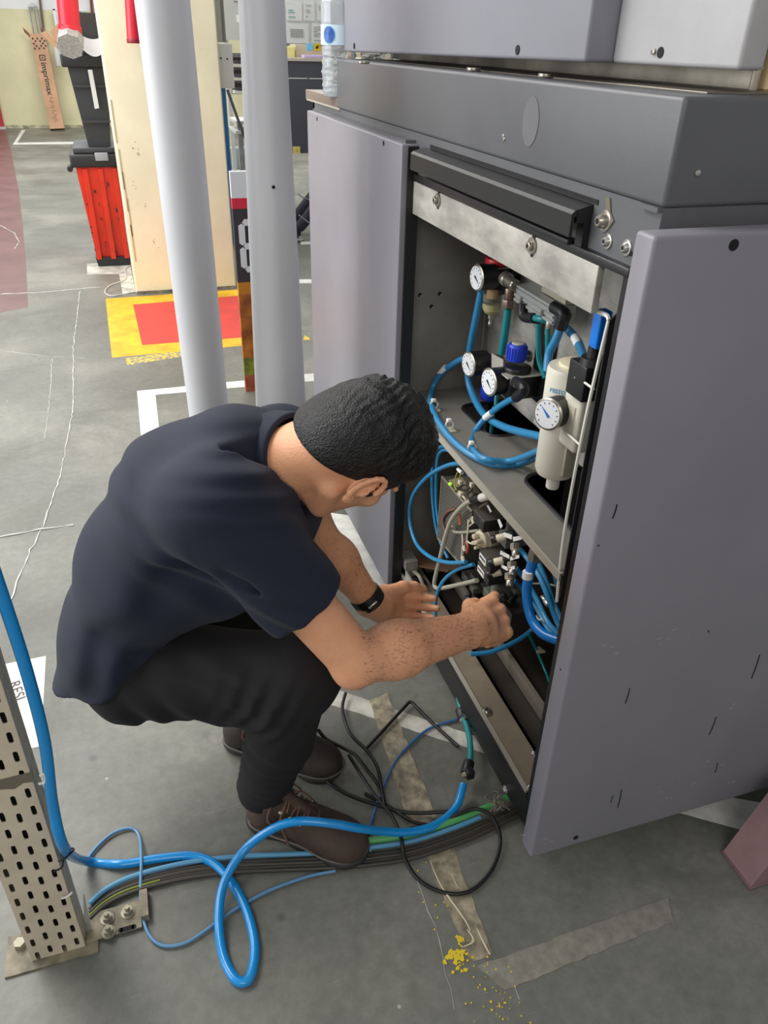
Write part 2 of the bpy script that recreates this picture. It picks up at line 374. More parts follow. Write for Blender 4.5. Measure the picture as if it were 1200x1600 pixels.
for i in range(6):
    for j in range(5):
        if (i + j) % 2 == 0 and not (i in (2, 3) and j == 2):
            q = slab(A, .02 + i * .037, .05 + i * .037, 1.26 + j * .038, 1.288 + j * .038, .16, .162); pat.raw(q.v, q.f)
part('printed_pattern', pat, ink, ct, 0)
text('lettering', 'imprimax', A + wd * .085 + ax * 1.06 + th * .163, -ax, wd, .13, ink, ct, .001, 1.05, .002)
q = MB()
for (w0, w1, h0, h1) in ((.075, .175, 1.16, 1.175), (.075, .175, 1.085, 1.10), (.075, .09, 1.085, 1.175), (.16, .175, 1.085, 1.175), (.11, .14, 1.12, 1.14)):
    z = slab(A, w0, w1, h0, h1, .16, .163); q.raw(z.v, z.f)
part('logo_mark', q, ink, ct, 0)
q = MB()
for i in range(14):
    h = .1 + i * .03; z = slab(A, .1 + .02 * math.sin(i * 2.1), .12 + .05 * abs(math.sin(i * 1.3)), h, h + .012, .16, .162); q.raw(z.v, z.f)
part('fine_print', q, mat('faded_ink', (140, 105, 82), .8), ct, 0)
# clear rack on the wall behind the carton
gal = mat('galvanised_steel', (176, 178, 180), .35, .7, var=.1, vscale=12)
mb = MB()
for x in (45, 52, 57): mb.tube([ony(x, 10, 17.05), ony(x + 8, 55, 17.05)], .012, 6, smooth=False)
mb.tube([ony(50, 8, 17.05), (ony(50, 8, 17.05)[0], 17.14, ony(50, 8, 17.05)[2])], .04, 8, smooth=False); mb.cyl(ony(43, 11, 17.05), ony(58, 9, 17.05), .012)
single('wire_rack', mb, gal, 'slim wire tube rack on wall above the leaning carton', 'rack')
single('wall_rod', MB().tube([ony(60, -20, 17.08), ony(68, 48, 17.08)], .02, 8, smooth=False), mat('brown_rod', (110, 92, 82), .6), 'thin brown rod on wall right of the wire rack', 'rod')
o = thing('wall_control_box', 'grey metal control box with small display on far wall', 'control box', (-.3, 17.1, 1.5))
p0 = ony(84, 14, 17.0); p1 = ony(136, 50, 17.0)
part('housing', MB().box((p0[0], 17.0, p1[2]), (p1[0], 17.14, p0[2]), .01), mat('box_grey', (196, 202, 208), .4, .2), o)
part('display', MB().box((p1[0] - .17, 16.99, p0[2] - .16), (p1[0] - .05, 17.0, p0[2] - .03)), mat('dark_display', (60, 70, 90), .3), o, 0)
part('frame', MB().box((p0[0] - .02, 16.985, p0[2] - .02), (p1[0] + .02, 17.0, p0[2])).box((p0[0] - .02, 16.985, p1[2]), (p0[0] + .02, 17.0, p0[2])), mat('frame_white', (226, 228, 230), .4), o, 0)
c = V(ony(90, 88, 16.9)); o = thing('wall_canister', 'white cylinder canister on wall below grey control box', 'canister', c)
part('body', MB().cylb(c - V((0, 0, .15)), c + V((0, 0, .18)), .055), mat('canister_white', (205, 206, 200), .4), o)
part('cap', MB().cylb(c + V((0, 0, .18)), c + V((0, 0, .23)), .03), mat('cap_grey', (120, 122, 126), .4), o)
o = thing('conduit_pair', 'brown and grey conduits on far wall left of the pillar', 'conduit', (-.05, 17.1, 1.2))
part('conduit', MB().tube([ony(141, -15, 17.05), ony(146, 48, 17.05)], .022, 8, smooth=False), mat('conduit_brown', (120, 62, 52), .5), o)
part('conduit', MB().tube([ony(146, -15, 17.05), ony(150, 60, 17.05)], .016, 8, smooth=False), gal, o)
# crates ------------------------------------------------------------
rc = thing('storage_crate', 'red plastic crate with dark lid standing on floor beside pillar', 'crate', (-.06, 6.5, 0))
redp = mat('red_plastic', (204, 48, 26), .38, var=.07, vscale=5); blk = mat('black_plastic', (38, 38, 40), .45); dkg = mat('dark_grey_plastic', (56, 58, 62), .45)
def taper(x0, x1, y0, y1, z0, z1, dx, dy, mb=None):
    mb = mb or MB(); vs = [(x0 + dx, y0 + dy, z0), (x1 - dx, y0 + dy, z0), (x1 - dx, y1 - dy, z0), (x0 + dx, y1 - dy, z0), (x0, y0, z1), (x1, y0, z1), (x1, y1, z1), (x0, y1, z1)]
    return mb.raw(vs, [(3, 2, 1, 0), (4, 5, 6, 7), (0, 1, 5, 4), (1, 2, 6, 5), (2, 3, 7, 6), (3, 0, 4, 7)])
part('body', taper(-.235, .075, 6.45, 6.95, .06, .71, .045, .02), redp, rc, 0)
for x in (-.175, -.07, .03): part('rib', taper(x - .018, x + .018, 6.44, 6.47, .06, .70, .0, -.012), redp, rc, 0)
part('base', taper(-.20, .055, 6.44, 6.93, 0, .07, .01, .01), blk, rc, 0)
part('lid', MB().box((-.265, 6.42, .71), (.10, 6.98, .80), .015), blk, rc)
part('lid_top', MB().box((-.235, 6.44, .80), (.08, 6.96, .84), .01), dkg, rc)
part('latch', MB().box((-.09, 6.405, .755), (.0, 6.43, .81), .006), mat('latch_grey', (150, 152, 156), .4), rc)
part('hinge', MB().cylb((-.275, 6.44, .70), (-.275, 6.54, .70), .02), blk, rc)
sm = MB()
for i in range(26):
    z = rnd.uniform(.08, .66); x = rnd.choice([-.2, -.19, -.12, -.05, 0.0]) + rnd.uniform(-.015, .015); sm.box((x, 6.442 + (.66 - z) * .03, z), (x + rnd.uniform(.004, .014), 6.446, z + rnd.uniform(.004, .03)))
part('scuffs', sm, blk, rc, 0, kind='stuff')
bk = thing('black_bin', 'tall black bin with a white strip standing on the red crate', 'bin', (-.06, 6.6, .84))
part('body', taper(-.185, .09, 6.48, 6.95, .842, 1.40, .06, .04), dkg, bk, 0)
for z in (1.0, 1.22): part('ridge', taper(-.14 - (z - 1.0) * .1, .07, 6.462, 6.49, z, z + .012, 0, 0), dkg, bk, 0)
part('rim', MB().box((-.215, 6.44, 1.34), (.11, 6.98, 1.42), .012), blk, bk)
part('white_strip', MB().prism([ony(137, 109, 6.44), ony(144, 109, 6.44), ony(155, 169, 6.47), ony(148, 170, 6.47)], (0, .004, 0)), mat('strip_white', (228, 230, 232), .5), bk, 0)
part('liner_bag', taper(-.12, .12, 6.5, 6.9, 1.40, 1.66, .02, .01), dkg, bk, 0)
# white paper sack folds
fo = MB(); n = 14
for i in range(n + 1):
    a = i / n; x = -.12 + .26 * a; zc = 1.52 - .14 * math.sin(math.pi * a * .9) + .05 * a
    fo.v += [(x, 6.40, zc), (x, 6.46, zc + .05 + .05 * math.sin(math.pi * a)), (x, 6.47, zc + .052 + .05 * math.sin(math.pi * a)), (x, 6.41, zc + .002)]
for i in range(n):
    for k in range(4): fo.f.append((i * 4 + k, i * 4 + (k + 1) % 4, i * 4 + 4 + (k + 1) % 4, i * 4 + 4 + k))
single('white_plastic_sack', fo, mat('sack_white', (214, 216, 222), .45), 'crumpled white plastic sheet hanging over the black bin rim', 'plastic sheet')
for (pp, lb) in (([(78, 49), (93, 34), (96, 42), (82, 57)], 'upper brown cardboard offcut left of the red hanging pipe'),
                 ([(82, 57), (90, 50), (100, 68), (96, 80)], 'lower brown cardboard offcut by the grey pipe end'),
                 ([(63, 52), (70, 48), (100, 77), (98, 82), (84, 72)], 'long cardboard strip sticking out of the bin towards the carton')):
    single('cardboard_offcut', MB().prism([ony(x, y, 6.42) for x, y in pp], (0, .02, 0)), cardb, lb, 'cardboard', None, 0)
# hanging red pipes
redpipe = mat('red_pipe_paint', (205, 30, 52), .35)
o = thing('red_pipe', 'red pipe with faceted grey metal end hanging above the black bin', 'pipe', ony(112, 70, 6.1))
tp = V(ony(100, -60, 6.2)); bt = V(ony(110, 54, 6.2))
part('pipe', MB().cyl(bt, bt + (tp - bt) * 4.0, .066, seg=20), redpipe, o); part('coupling', MB().cylb(bt, bt + (tp - bt) * .14, .072), redpipe, o)
e = V(ony(112, 70, 6.15)); part('end_cap', MB().cyl(e + V((-.01, -.03, -.01)), e + V((.0, .05, .04)), .083, seg=8), mat('cast_grey', (160, 160, 160), .6, .2, var=.12, vscale=60, bump=.4, bscale=90), o)
o = thing('red_pipe', 'red pipe end hanging against the cream pillar', 'pipe', ony(210, 66, 5.5))
a = V(ony(210, 64, 5.5)); b = V(ony(203, -60, 5.5)); part('pipe', MB().cyl(a, a + (b - a) * 4, .042, seg=20), redpipe, o)
part('rim', MB().cylb(a + V((0, 0, -.012)), a + V((0, 0, .012)), .044), mat('dark_red', (140, 22, 40), .4), o)
# promotional board
pb = thing('display_board', 'tall narrow promotional board with dark digit panel and food picture beside white pipe', 'display board', (.6, 3.7, 0))
bx0, bx1, by = .500, .74, 3.70
def bd(z0, z1, name, m, lab=None): return part(name, MB().box((bx0, by, z0), (bx1, by + .03, z1)), m, pb, 0, label=lab)
bd(.93, 1.04, 'top_band', mat('print_white', (214, 216, 220), .5)); bd(.885, .93, 'red_band', mat('print_red', (206, 40, 66), .5))
bd(.555, .885, 'digit_panel', mat('print_dark', (58, 50, 54), .5)); bd(.50, .555, 'amber_band', mat('print_amber', (190, 122, 30), .5))
bd(.18, .50, 'food_picture', mat('print_food', (118, 56, 22), .5, col2=(196, 120, 46), vscale=9, thr=(.35, .65)))
bd(.09, .18, 'leaf_picture', mat('print_leaf', (70, 78, 20), .5, col2=(160, 165, 60), vscale=14)); bd(.0, .09, 'foot_picture', mat('print_terracotta', (150, 62, 36), .5, col2=(190, 120, 90), vscale=12))
sg = MB(); dx, dz, w, h, k = .535, .615, .085, .21, .014
def seg(a, b):
    a = V((a[0], 0, a[1])); b = V((b[0], 0, b[1])); d = (b - a).normalized(); n = V((-d.z, 0, d.x)) * k; e = d * k
    P = [a + e * .3, a + e + n, b - e + n, b - e * .3, b - e - n, a + e - n]
    sg.prism([p + V((0, by - .004, 0)) for p in P], (0, .004, 0))
for yy in (0, h / 2, h): seg((dx, dz + yy), (dx + w, dz + yy))
for xx in (0, w):
    for yy in (0, h / 2): seg((dx + xx, dz + yy), (dx + xx, dz + yy + h / 2))
part('digit', sg, mat('digit_white', (214, 214, 220), .5), pb, 0)
# blue post, white paper box, grey channel, table frame behind pillar
blu = mat('blue_paint', (44, 98, 158), .45)
a = V(ony(352, 265, 7.0)); single('blue_rack_post', MB().box((a.x - .035, 7.0, 0), (a.x + .05, 7.09, ony(352, 130, 7.0)[2] + .12)), blu, 'blue steel post standing right of the cream pillar', 'post')
a = V(ony(341, 68, 5.8)); b = V(ony(367, 138, 5.8))
o = thing('white_box', 'white cardboard box with two small holes beside the cream pillar', 'box', (a.x, 5.8, b.z))
part('body', MB().box((.7475, 5.8, b.z), (b.x, 6.1, a.z), .004), mat('bright_white', (240, 240, 236), .6), o)
part('hole', MB().cyl(ony(345, 91, 5.7985), ony(345, 91, 5.805), .006, seg=8).cyl(ony(355, 92, 5.7985), ony(355, 92, 5.805), .006, seg=8), ink, o)
b2 = V(ony(372, 118, 6.9))
o = thing('slatted_basket', 'small black and white slatted stack right of the white box', 'stack', (b2.x, 6.9, 1.0))
for i in range(6): part('slat', MB().box((b2.x - .05, 6.8, b2.z - .12 + i * .045), (b2.x + .14, 7.0, b2.z - .10 + i * .045)), ink if i % 2 else mat('bright_white', (240, 240, 236), .6), o, 0)
part('stand', MB().box((b2.x + .1, 6.92, 0), (b2.x + .13, 6.95, b2.z - .1)).box((b2.x - .05, 6.93, b2.z - .13), (b2.x + .14, 6.96, b2.z + .15)), gal, o, 0)
a = V(ony(341, -20, 7.6)); b = V(ony(348, 66, 7.6))
single('steel_channel', MB().box((b.x - .06, 7.6, b.z), (b.x + .03, 7.68, 3.2)).box((b.x - .02, 7.58, b.z), (b.x, 7.6, 3.2)), mat('channel_grey', (140, 142, 132), .5, .3), 'grey steel channel hanging behind the cream pillar', 'channel')
lc = thing('grey_locker', 'pale grey locker seen between the pillar and the white pipe', 'locker', (1.1, 8.6, 0))
a = V(ony(352, 62, 8.5)); b = V(ony(385, 62, 8.5)); lg = mat('locker_grey', (196, 198, 192), .5)
part('body', MB().box((a.x, 8.5, a.z), (b.x + .2, 8.9, 3.0)), lg, lc, 0)
for i in range(3): part('vent', MB().box((a.x + .1, 8.49, a.z + .30 + i * .12), (a.x + .35, 8.5, a.z + .305 + i * .12)), mat('vent_dark', (120, 120, 116), .6), lc, 0)
part('stand', MB().box((a.x, 8.6, 0), (a.x + .04, 8.64, a.z)).box((b.x + .15, 8.6, 0), (b.x + .19, 8.64, a.z)), lg, lc, 0)
part('label_tag', MB().box((a.x + .12, 8.488, a.z + .14), (a.x + .28, 8.5, a.z + .2)), mat('bright_white', (240, 240, 236), .6), lc, 0)
bn = thing('work_bench', 'light metal bench frame seen behind the blue post', 'bench', (1.05, 7.6, 0))
for (x, y) in ((366, 190), (366, 205)):
    p = V(ony(x, y, 7.4)); part('shelf', MB().box((p.x, 7.3, p.z - .012), (p.x + .36, 7.7, p.z + .012)), mat('bench_pale', (205, 206, 202), .5), bn, 0)
p = V(ony(366, 190, 7.4))
for q in (p.x + .02, p.x + .3): part('leg', MB().box((q, 7.35, 0), (q + .04, 7.39, p.z)), gal, bn, 0)
part('brace', MB().tube([ony(355, 140, 7.3), ony(382, 215, 7.3)], .012, 6, smooth=False), mat('cable_grey', (90, 92, 96), .5), bn)
single('grey_tote', MB().box(V(onz(358, 264)), V(onz(358, 264)) + V((.34, .25, .26)), .01), mat('tote_grey', (120, 132, 134), .6), 'grey floor tote beneath the metal bench', 'tote')
# desk, board of papers
dk = thing('dark_desk', 'dark grey desk with a thin white line behind the white pipe', 'desk', (2.0, 8.2, 0))
dg = mat('desk_charcoal', (84, 86, 96), .5)
part('front_panel', MB().box((1.62, 8.0, .60), (3.2, 8.04, 1.37)), dg, dk, 0)
part('top', MB().box((1.60, 7.98, 1.37), (3.22, 8.7, 1.395)), mat('desk_top_pale', (214, 206, 190), .5), dk, 0)
for x in (1.66, 3.12): part('leg', MB().box((x, 8.3, 0), (x + .05, 8.35, 1.37)), dg, dk, 0)
part('white_line', MB().box((1.63, 7.996, 1.228), (1.86, 8.0, 1.236)).box((1.875, 7.996, 1.228), (2.6, 8.0, 1.236)), mat('strip_white', (228, 230, 232), .5), dk, 0)
part('yellow_sticker', MB().box((1.70, 7.99, .60), (1.77, 8.0, .66)), mat('sticker_pale', (236, 226, 150), .5), dk, 0)
part('sticker_sign', MB().box((1.722, 7.986, .617), (1.745, 7.99, .643)), mat('sign_yellow', (232, 208, 20), .5), dk, 0)
single('yellow_box', MB().box((1.62, 8.15, 1.395), (1.78, 8.4, 1.48), .004), mat('pale_yellow', (236, 226, 150), .6), 'pale yellow box on dark desk nearest the white pipe', 'box')
single('cardboard_tray', MB().prism([(1.80, 8.2, 1.396), (2.2, 8.2, 1.396), (2.2, 8.2, 1.43), (2.02, 8.2, 1.50), (1.80, 8.2, 1.50)], (0, .25, 0)), mat('pale_card', (214, 204, 176), .7), 'pale cardboard tray on dark desk behind the water bottle', 'tray', None, 0)
single('purple_book', MB().box((1.84, 8.03, 1.396), (2.2, 8.15, 1.418), .003), mat('lilac', (196, 176, 222), .6), 'flat lilac folder lying on the front edge of dark desk', 'folder')
single('blue_sticky_note', MB().box((1.905, 8.19, 1.455), (1.965, 8.2, 1.51)), mat('sky_blue', (120, 205, 238), .6), 'small blue sticky note on the cardboard tray', 'note', None, 0)
o = thing('warning_sticker', 'small yellow sticker with black mark on the cardboard tray', 'sticker', (2.0, 8.19, 1.45))
part('sheet', MB().box((1.975, 8.188, 1.452), (2.035, 8.199, 1.51)), mat('sign_yellow', (232, 208, 20), .5), o, 0)
part('mark', MB().prism([(1.99, 8.184, 1.465), (2.02, 8.184, 1.475), (2.012, 8.184, 1.485), (2.022, 8.184, 1.498), (2.0, 8.184, 1.492), (1.988, 8.184, 1.48)], (0, .004, 0)), ink, o, 0)
nb = thing('notice_board', 'white board covered with printed papers above the dark desk', 'notice board', (2.4, 9.4, 1.5))
part('board', MB().box((1.75, 9.4, 1.50), (3.6, 9.44, 2.6)), mat('board_white', (226, 230, 230), .4), nb, 0)
part('board_frame', MB().box((1.73, 9.38, 1.48), (3.62, 9.45, 1.50)), gal, nb, 0)
part('stand', MB().box((1.95, 9.42, 0), (1.99, 9.46, 1.5)).box((3.3, 9.42, 0), (3.34, 9.46, 1.5)), gal, nb, 0)
pap = [(447, 2, 472, 33), (474, 2, 492, 33), (447, 36, 483, 68), (487, 36, 512, 68), (495, 2, 512, 33)]
for i, (x0, y0, x1, y1) in enumerate(pap):
    a = ony(x0, y0, 9.39); b = ony(x1, y1, 9.39)
    s = part('paper', MB().box((a[0], 9.39, b[2]), (b[0], 9.396, a[2])), mat('paper_white', (240, 243, 243), .6), nb, 0)
    g = MB(); r = random.Random(i); zz = a[2] - .03
    while zz > b[2] + .03:
        if i == 2 and b[2] + .05 < zz < a[2] - .04: g.box((a[0] + .04, 9.386, zz - .012), (b[0] - .06, 9.389, zz))
        elif r.random() < .7: g.box((a[0] + .02, 9.386, zz - .006), (a[0] + .02 + (b[0] - a[0] - .05) * r.uniform(.3, 1), 9.389, zz))
        zz -= .02
    part('print', g, mat('print_teal', (120, 178, 190), .7) if i == 0 else mat('print_grey', (176, 176, 172), .7), s, 0)
# ================================================================ the machine cabinet
pgrey = mat('violet_grey_coat', (131, 129, 136), .42, .0, var=.035, vscale=2.2, bump=.06, bscale=420, rvar=.06)
dgrey = mat('charcoal_coat', (90, 91, 94), .42, .0, var=.05, vscale=3, bump=.06, bscale=420, rvar=.08)
black = mat('black_coat', (24, 24, 26), .42, bump=.04, bscale=300)
blacks = mat('satin_black', (29, 30, 31), .35, bump=.03, bscale=200)
raw = mat('raw_zinc_steel', (168, 165, 157), .45, .15, var=.16, vscale=7, bump=.06, bscale=40, stretch=(1, 1, 2.5), rvar=.12)
inner = mat('dull_inner_steel', (126, 123, 114), .45, .05, var=.12, vscale=4, bump=.05, bscale=50, rvar=.1)
bronze = mat('bronze_steel', (142, 130, 112), .4, .15, var=.10, vscale=5)
chrome = mat('chrome', (200, 198, 192), .25, .85)
nickel = mat('nickel', (168, 162, 150), .3, .75, var=.1, vscale=60)
hole_m = mat('hole_black', (8, 8, 9), .8)
silver = mat('silver_coat', (176, 175, 176), .45, .1, var=.05, vscale=4, bump=.04, bscale=200)
beige = mat('beige_steel', (170, 163, 148), .45, .3, var=.16, vscale=9)
mc = thing('printer_cabinet', 'large dark grey machine cabinet with its front opened and man crouching at it', 'machine cabinet', (1.1, 1.8, 0))
FX, SY, YF, BX = .68, .90, 2.62, 1.60
def bolt(p, ax, r=.009, d=.006, m=chrome, parent=mc, name='bolt'):
    p = V(p); a = V(ax); mb = MB().cylb(p - a * .001, p + a * .0025, r * 1.35).rev(p, p + a * (d + .002), [(0, r * .9), (.6, r * .9), (1, r * .6)], 16)
    o = part(name, mb, m, parent); part('socket', MB().cyl(p + a * (d + .0015), p + a * (d + .0025), r * .38, seg=6), hole_m, o, 0); return o
# carcass panels
part('top_band', MB().box((FX, SY - .002, 1.283), (FX + .03, 2.85, 1.372)), dgrey, mc, 0)
part('top_band_lip', MB().box((FX - .012, SY + .03, 1.274), (FX + .004, 1.86, 1.287), .002), blacks, mc)
part('side_wall', MB().box((FX + .002, SY - .0, .05), (BX, SY + .018, 1.372)), dgrey, mc, 0)
part('corner_post', MB().box((FX - .001, SY + .001, .05), (FX + .03, .955, 1.283)), black, mc, 0)
part('corner_post_channel', MB().box((FX + .012, .955, .16), (FX + .05, .975, 1.19), .004), blacks, mc)
part('far_wall', MB().box((FX, 2.83, .05), (BX, 2.85, 1.372)), dgrey, mc, 0)
part('rear_wall', MB().box((BX - .02, SY, .05), (BX, 2.85, 1.372)), dgrey, mc, 0)
part('front_wall', MB().box((FX, 1.875, .05), (FX + .02, 2.85, 1.283)), dgrey, mc, 0)
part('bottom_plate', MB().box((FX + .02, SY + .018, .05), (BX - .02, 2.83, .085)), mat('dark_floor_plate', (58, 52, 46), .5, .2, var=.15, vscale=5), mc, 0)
part('base_edge', MB().box((FX - .002, SY + .001, .05), (FX + .006, 1.90, .128)), black, mc, 0)
part('inner_left_wall', MB().box((FX + .02, 1.868, .085), (.95, 1.876, 1.283)), inner, mc, 0)
BW = .925
part('inner_back_wall', MB().box((BW, .975, .735), (BW + .008, 1.868, 1.283)), raw, mc, 0)
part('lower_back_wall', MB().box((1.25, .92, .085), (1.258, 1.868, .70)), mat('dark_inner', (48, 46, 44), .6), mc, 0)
part('inner_ceiling', MB().box((FX + .03, .92, 1.30), (BX - .02, 2.83, 1.31)), dgrey, mc, 0)
for (x, y) in ((656, 461), (687, 459), (674, 479), (604 + 20, 470)):
    if x > 640:
        p = ony(x, y, 1.8675); part('screw_hole', MB().cyl(p, V(p) + V((0, -.001, 0)), .0055, seg=12), hole_m, mc, 0)
        part('rivet', MB().cylb(V(p) + V((.003, 0, -.003)), V(p) + V((.003, -.002, -.003)), .003, seg=8), chrome, mc)
part('wall_seam', MB().box((.905, 1.862, .735), (.911, 1.868, 1.283)), mat('seam_light', (150, 146, 136), .4, .3), mc, 0)
# shelf with two rounded cut-outs
def rrect(cx, cy, hx, hy, r, n=5):
    q = []
    for (sx, sy, a0) in ((1, 1, 0), (-1, 1, 90), (-1, -1, 180), (1, -1, 270)):
        for k in range(n + 1):
            a = math.radians(a0 + 90 * k / n); q.append((cx + sx * (hx - r) + r * math.cos(a), cy + sy * (hy - r) + r * math.sin(a)))
    return q
def plate_hole(x0, x1, y0, y1, hole, z0, z1):
    # one rectangular tile with a rounded hole (ring of quads), solid
    n = len(hole); cx = sum(p[0] for p in hole) / n; cy = sum(p[1] for p in hole) / n; out = []
    for (x, y) in hole:
        dx, dy = x - cx, y - cy
        t = min(((x1 - cx) if dx > 0 else (x0 - cx)) / dx if abs(dx) > 1e-9 else 1e9, ((y1 - cy) if dy > 0 else (y0 - cy)) / dy if abs(dy) > 1e-9 else 1e9)
        out.append((cx + dx * t, cy + dy * t))
    vs = []; fs = []
    for z in (z0, z1):
        vs += [(a, b, z) for a, b in hole]; vs += [(a, b, z) for a, b in out]
    for i in range(n):
        j = (i + 1) % n
        fs += [(i, j, n + j, n + i), (2 * n + i, 3 * n + i, 3 * n + j, 2 * n + j), (i, 2 * n + i, 2 * n + j, j), (n + i, n + j, 3 * n + j, 3 * n + i)]
    mb = MB().raw(vs, fs)
    # corner fillers
    for (ex, ey) in ((x0, y0), (x0, y1), (x1, y0), (x1, y1)):
        near = sorted(range(n), key=lambda i: (out[i][0] - ex) ** 2 + (out[i][1] - ey) ** 2)
        sx = [i for i in near if abs(out[i][0] - ex) < 1e-6][0] if [i for i in near if abs(out[i][0] - ex) < 1e-6] else near[0]
        sy = [i for i in near if abs(out[i][1] - ey) < 1e-6][0] if [i for i in near if abs(out[i][1] - ey) < 1e-6] else near[0]
        if sx != sy: mb.prism([(ex, ey, z0), (*out[sx], z0), (*out[sy], z0)], (0, 0, z1 - z0))
    return mb
SX0, SX1 = .684, 1.02
h1 = rrect(.878, 1.645, .078, .10, .03); h2 = rrect(.872, 1.19, .092, .155, .04)
sh = plate_hole(SX0, SX1, 1.50, 1.868, h1, .716, .720)
q = plate_hole(SX0, SX1, .985, 1.50, h2, .716, .720); sh.raw(q.v, q.f)
sf = part('shelf', sh, inner, mc, 0)
part('shelf_lip', MB().box((SX0 - .002, .985, .704), (SX0 + .002, 1.868, .7215)), mat('cut_steel_edge', (196, 190, 176), .35, .4), mc, 0)
for hh in (h1, h2):
    part('edge_grommet', MB().tube([(x, y, .7205) for x, y in hh], .0045, 6, 2, closed=True, smooth=False), black, mc)
# lower tray rails
part('base_rail', MB().box((FX + .006, .97, .118), (.765, 1.865, .130)), bronze, mc, 0)
part('rail_lip', MB().box((FX + .004, .97, .118), (FX + .012, 1.865, .136)), mat('cut_steel_edge', (196, 190, 176), .35, .4), mc, 0)
part('rail_drop', MB().box((.757, .97, .088), (.765, 1.865, .130)), inner, mc, 0)
part('inner_rib', MB().box((.842, .92, .088), (.852, 1.865, .135)), mat('rib_steel', (138, 130, 118), .4, .3), mc, 0)
part('end_bracket', MB().prism([(FX + .012, .972, .130), (.76, .972, .130), (.76, .972, .20), (.745, .972, .205)], (0, .006, 0)).box((.75, .972, .13), (.758, 1.03, .20)), mat('bracket_green', (104, 106, 92), .45, .2), mc, 0)
part('bracket_edge', MB().tube([(FX + .012, .978, .134), (.745, .978, .206), (.76, .978, .202)], .0025, 6, smooth=False), mat('cut_steel_edge', (196, 190, 176), .35, .4), mc)
bolt(onz(760, 1112, .131), (0, 0, 1), .011, .006, nickel)
bolt(onz(668, 936, .131), (0, 0, 1), .006, .004, nickel); bolt(onx(790, 1234, FX - .003), (-1, 0, 0), .008, .005)
part('long_screw', MB().cylb((.735, 1.00, .15), (.735, 1.04, .165), .003).cylb((.735, 1.036, .1635), (.735, 1.042, .166), .007), chrome, mc)
# far part of the tray: bracket and brown strip
part('brown_strip', MB().prism([onz(*p, .17) for p in ((622, 878), (655, 868), (728, 884), (700, 892))], (0, 0, -.006)), mat('tan_strip', (128, 100, 76), .6), mc, 0)
part('tray_end', MB().box((FX + .01, 1.80, .130), (FX + .05, 1.865, .19)).box((FX + .01, 1.74, .130), (FX + .014, 1.865, .16)), raw, mc, 0)
# bronze cover over the rest
# steel bar with slots
bar = part('steel_bar', MB().box((FX - .010, 1.008, 1.200), (FX + .002, 1.925 - .06, 1.272), .0015), raw, mc)
for (x, y) in ((685, 311), (833, 382)):
    p = V(onx(x, y, FX - .010))
    part('slot', MB().cyl(p + V((-.0006, 0, .012)), p + V((.001, 0, .012)), .0055, seg=12).cyl(p + V((-.0006, 0, -.016)), p + V((.001, 0, -.016)), .0055, seg=12).box(p + V((-.0006, -.0055, -.016)), p + V((.001, .0055, .012))), hole_m, bar, 0)
    b = MB().rev(p + V((-.001, 0, -.002)), p + V((-.004, 0, -.002)), [(0, .014), (1, .014)], 20, 1).cylb(p + V((-.004, 0, -.002)), p + V((-.011, 0, -.002)), .008, seg=16)
    o = part('bolt', b, nickel, bar)
    part('socket', MB().cyl(p + V((-.0112, 0, -.002)), p + V((-.0118, 0, -.002)), .0035, seg=6), hole_m, mc, 0)
# pull tray above the bar
ty0, ty1 = 1.062, 1.775; z0 = 1.349
pr = [(FX, z0), (FX - .030, z0 - .008), (FX - .035, z0 - .013), (FX - .035, z0 - .046), (FX - .030, z0 - .046), (FX - .030, z0 - .018), (FX - .002, z0 - .006)]
part('pull_handle', MB().prism([(x, ty0, z) for x, z in pr], (0, ty1 - ty0, 0)), blacks, mc, 30)
part('handle_end', MB().prism([(x, ty0 - .001, z) for x, z in ((FX, z0 - .002), (FX - .026, z0 - .008), (FX - .026, z0 - .026), (FX - .012, z0 - .026), (FX - .012, z0 - .062), (FX, z0 - .062))], (0, .02, 0)), black, mc, 0)
part('handle_slot', MB().box((FX - .0015, 1.05, 1.350), (FX + .001, 1.745, 1.357)), hole_m, mc, 0)
part('slide_rail', MB().box((FX - .018, ty0 + .03, 1.284), (FX, ty1 - .04, 1.293), .002), black, mc)
st = mat('bent_strip', (118, 112, 98), .4, .3)
p = V(onx(946, 345, FX)); bolt(p, (-1, 0, 0), .0115, .012, nickel)
part('hanging_tab', MB().prism([V(onx(x, y, FX - .0005)) for x, y in ((947, 308), (954, 309), (955, 332), (960, 345), (953, 356), (944, 350), (948, 330))], (-.0015, 0, 0)), st, mc, 0)
for (x, y) in ((950, 377), (980, 387)): bolt(onx(x, y, FX), (-1, 0, 0), .0085, .006)
part('track_slot', MB().box((FX - .0008, .905, 1.300), (FX + .001, .955, 1.306)), hole_m, mc, 0)
for (x, y) in ((668, 231 + 10), (662, 263), (673, 267), (678, 240)): part('rivet', MB().cylb(onx(x, y, FX), V(onx(x, y, FX)) - V((.003, 0, 0)), .004, seg=10), chrome, mc)
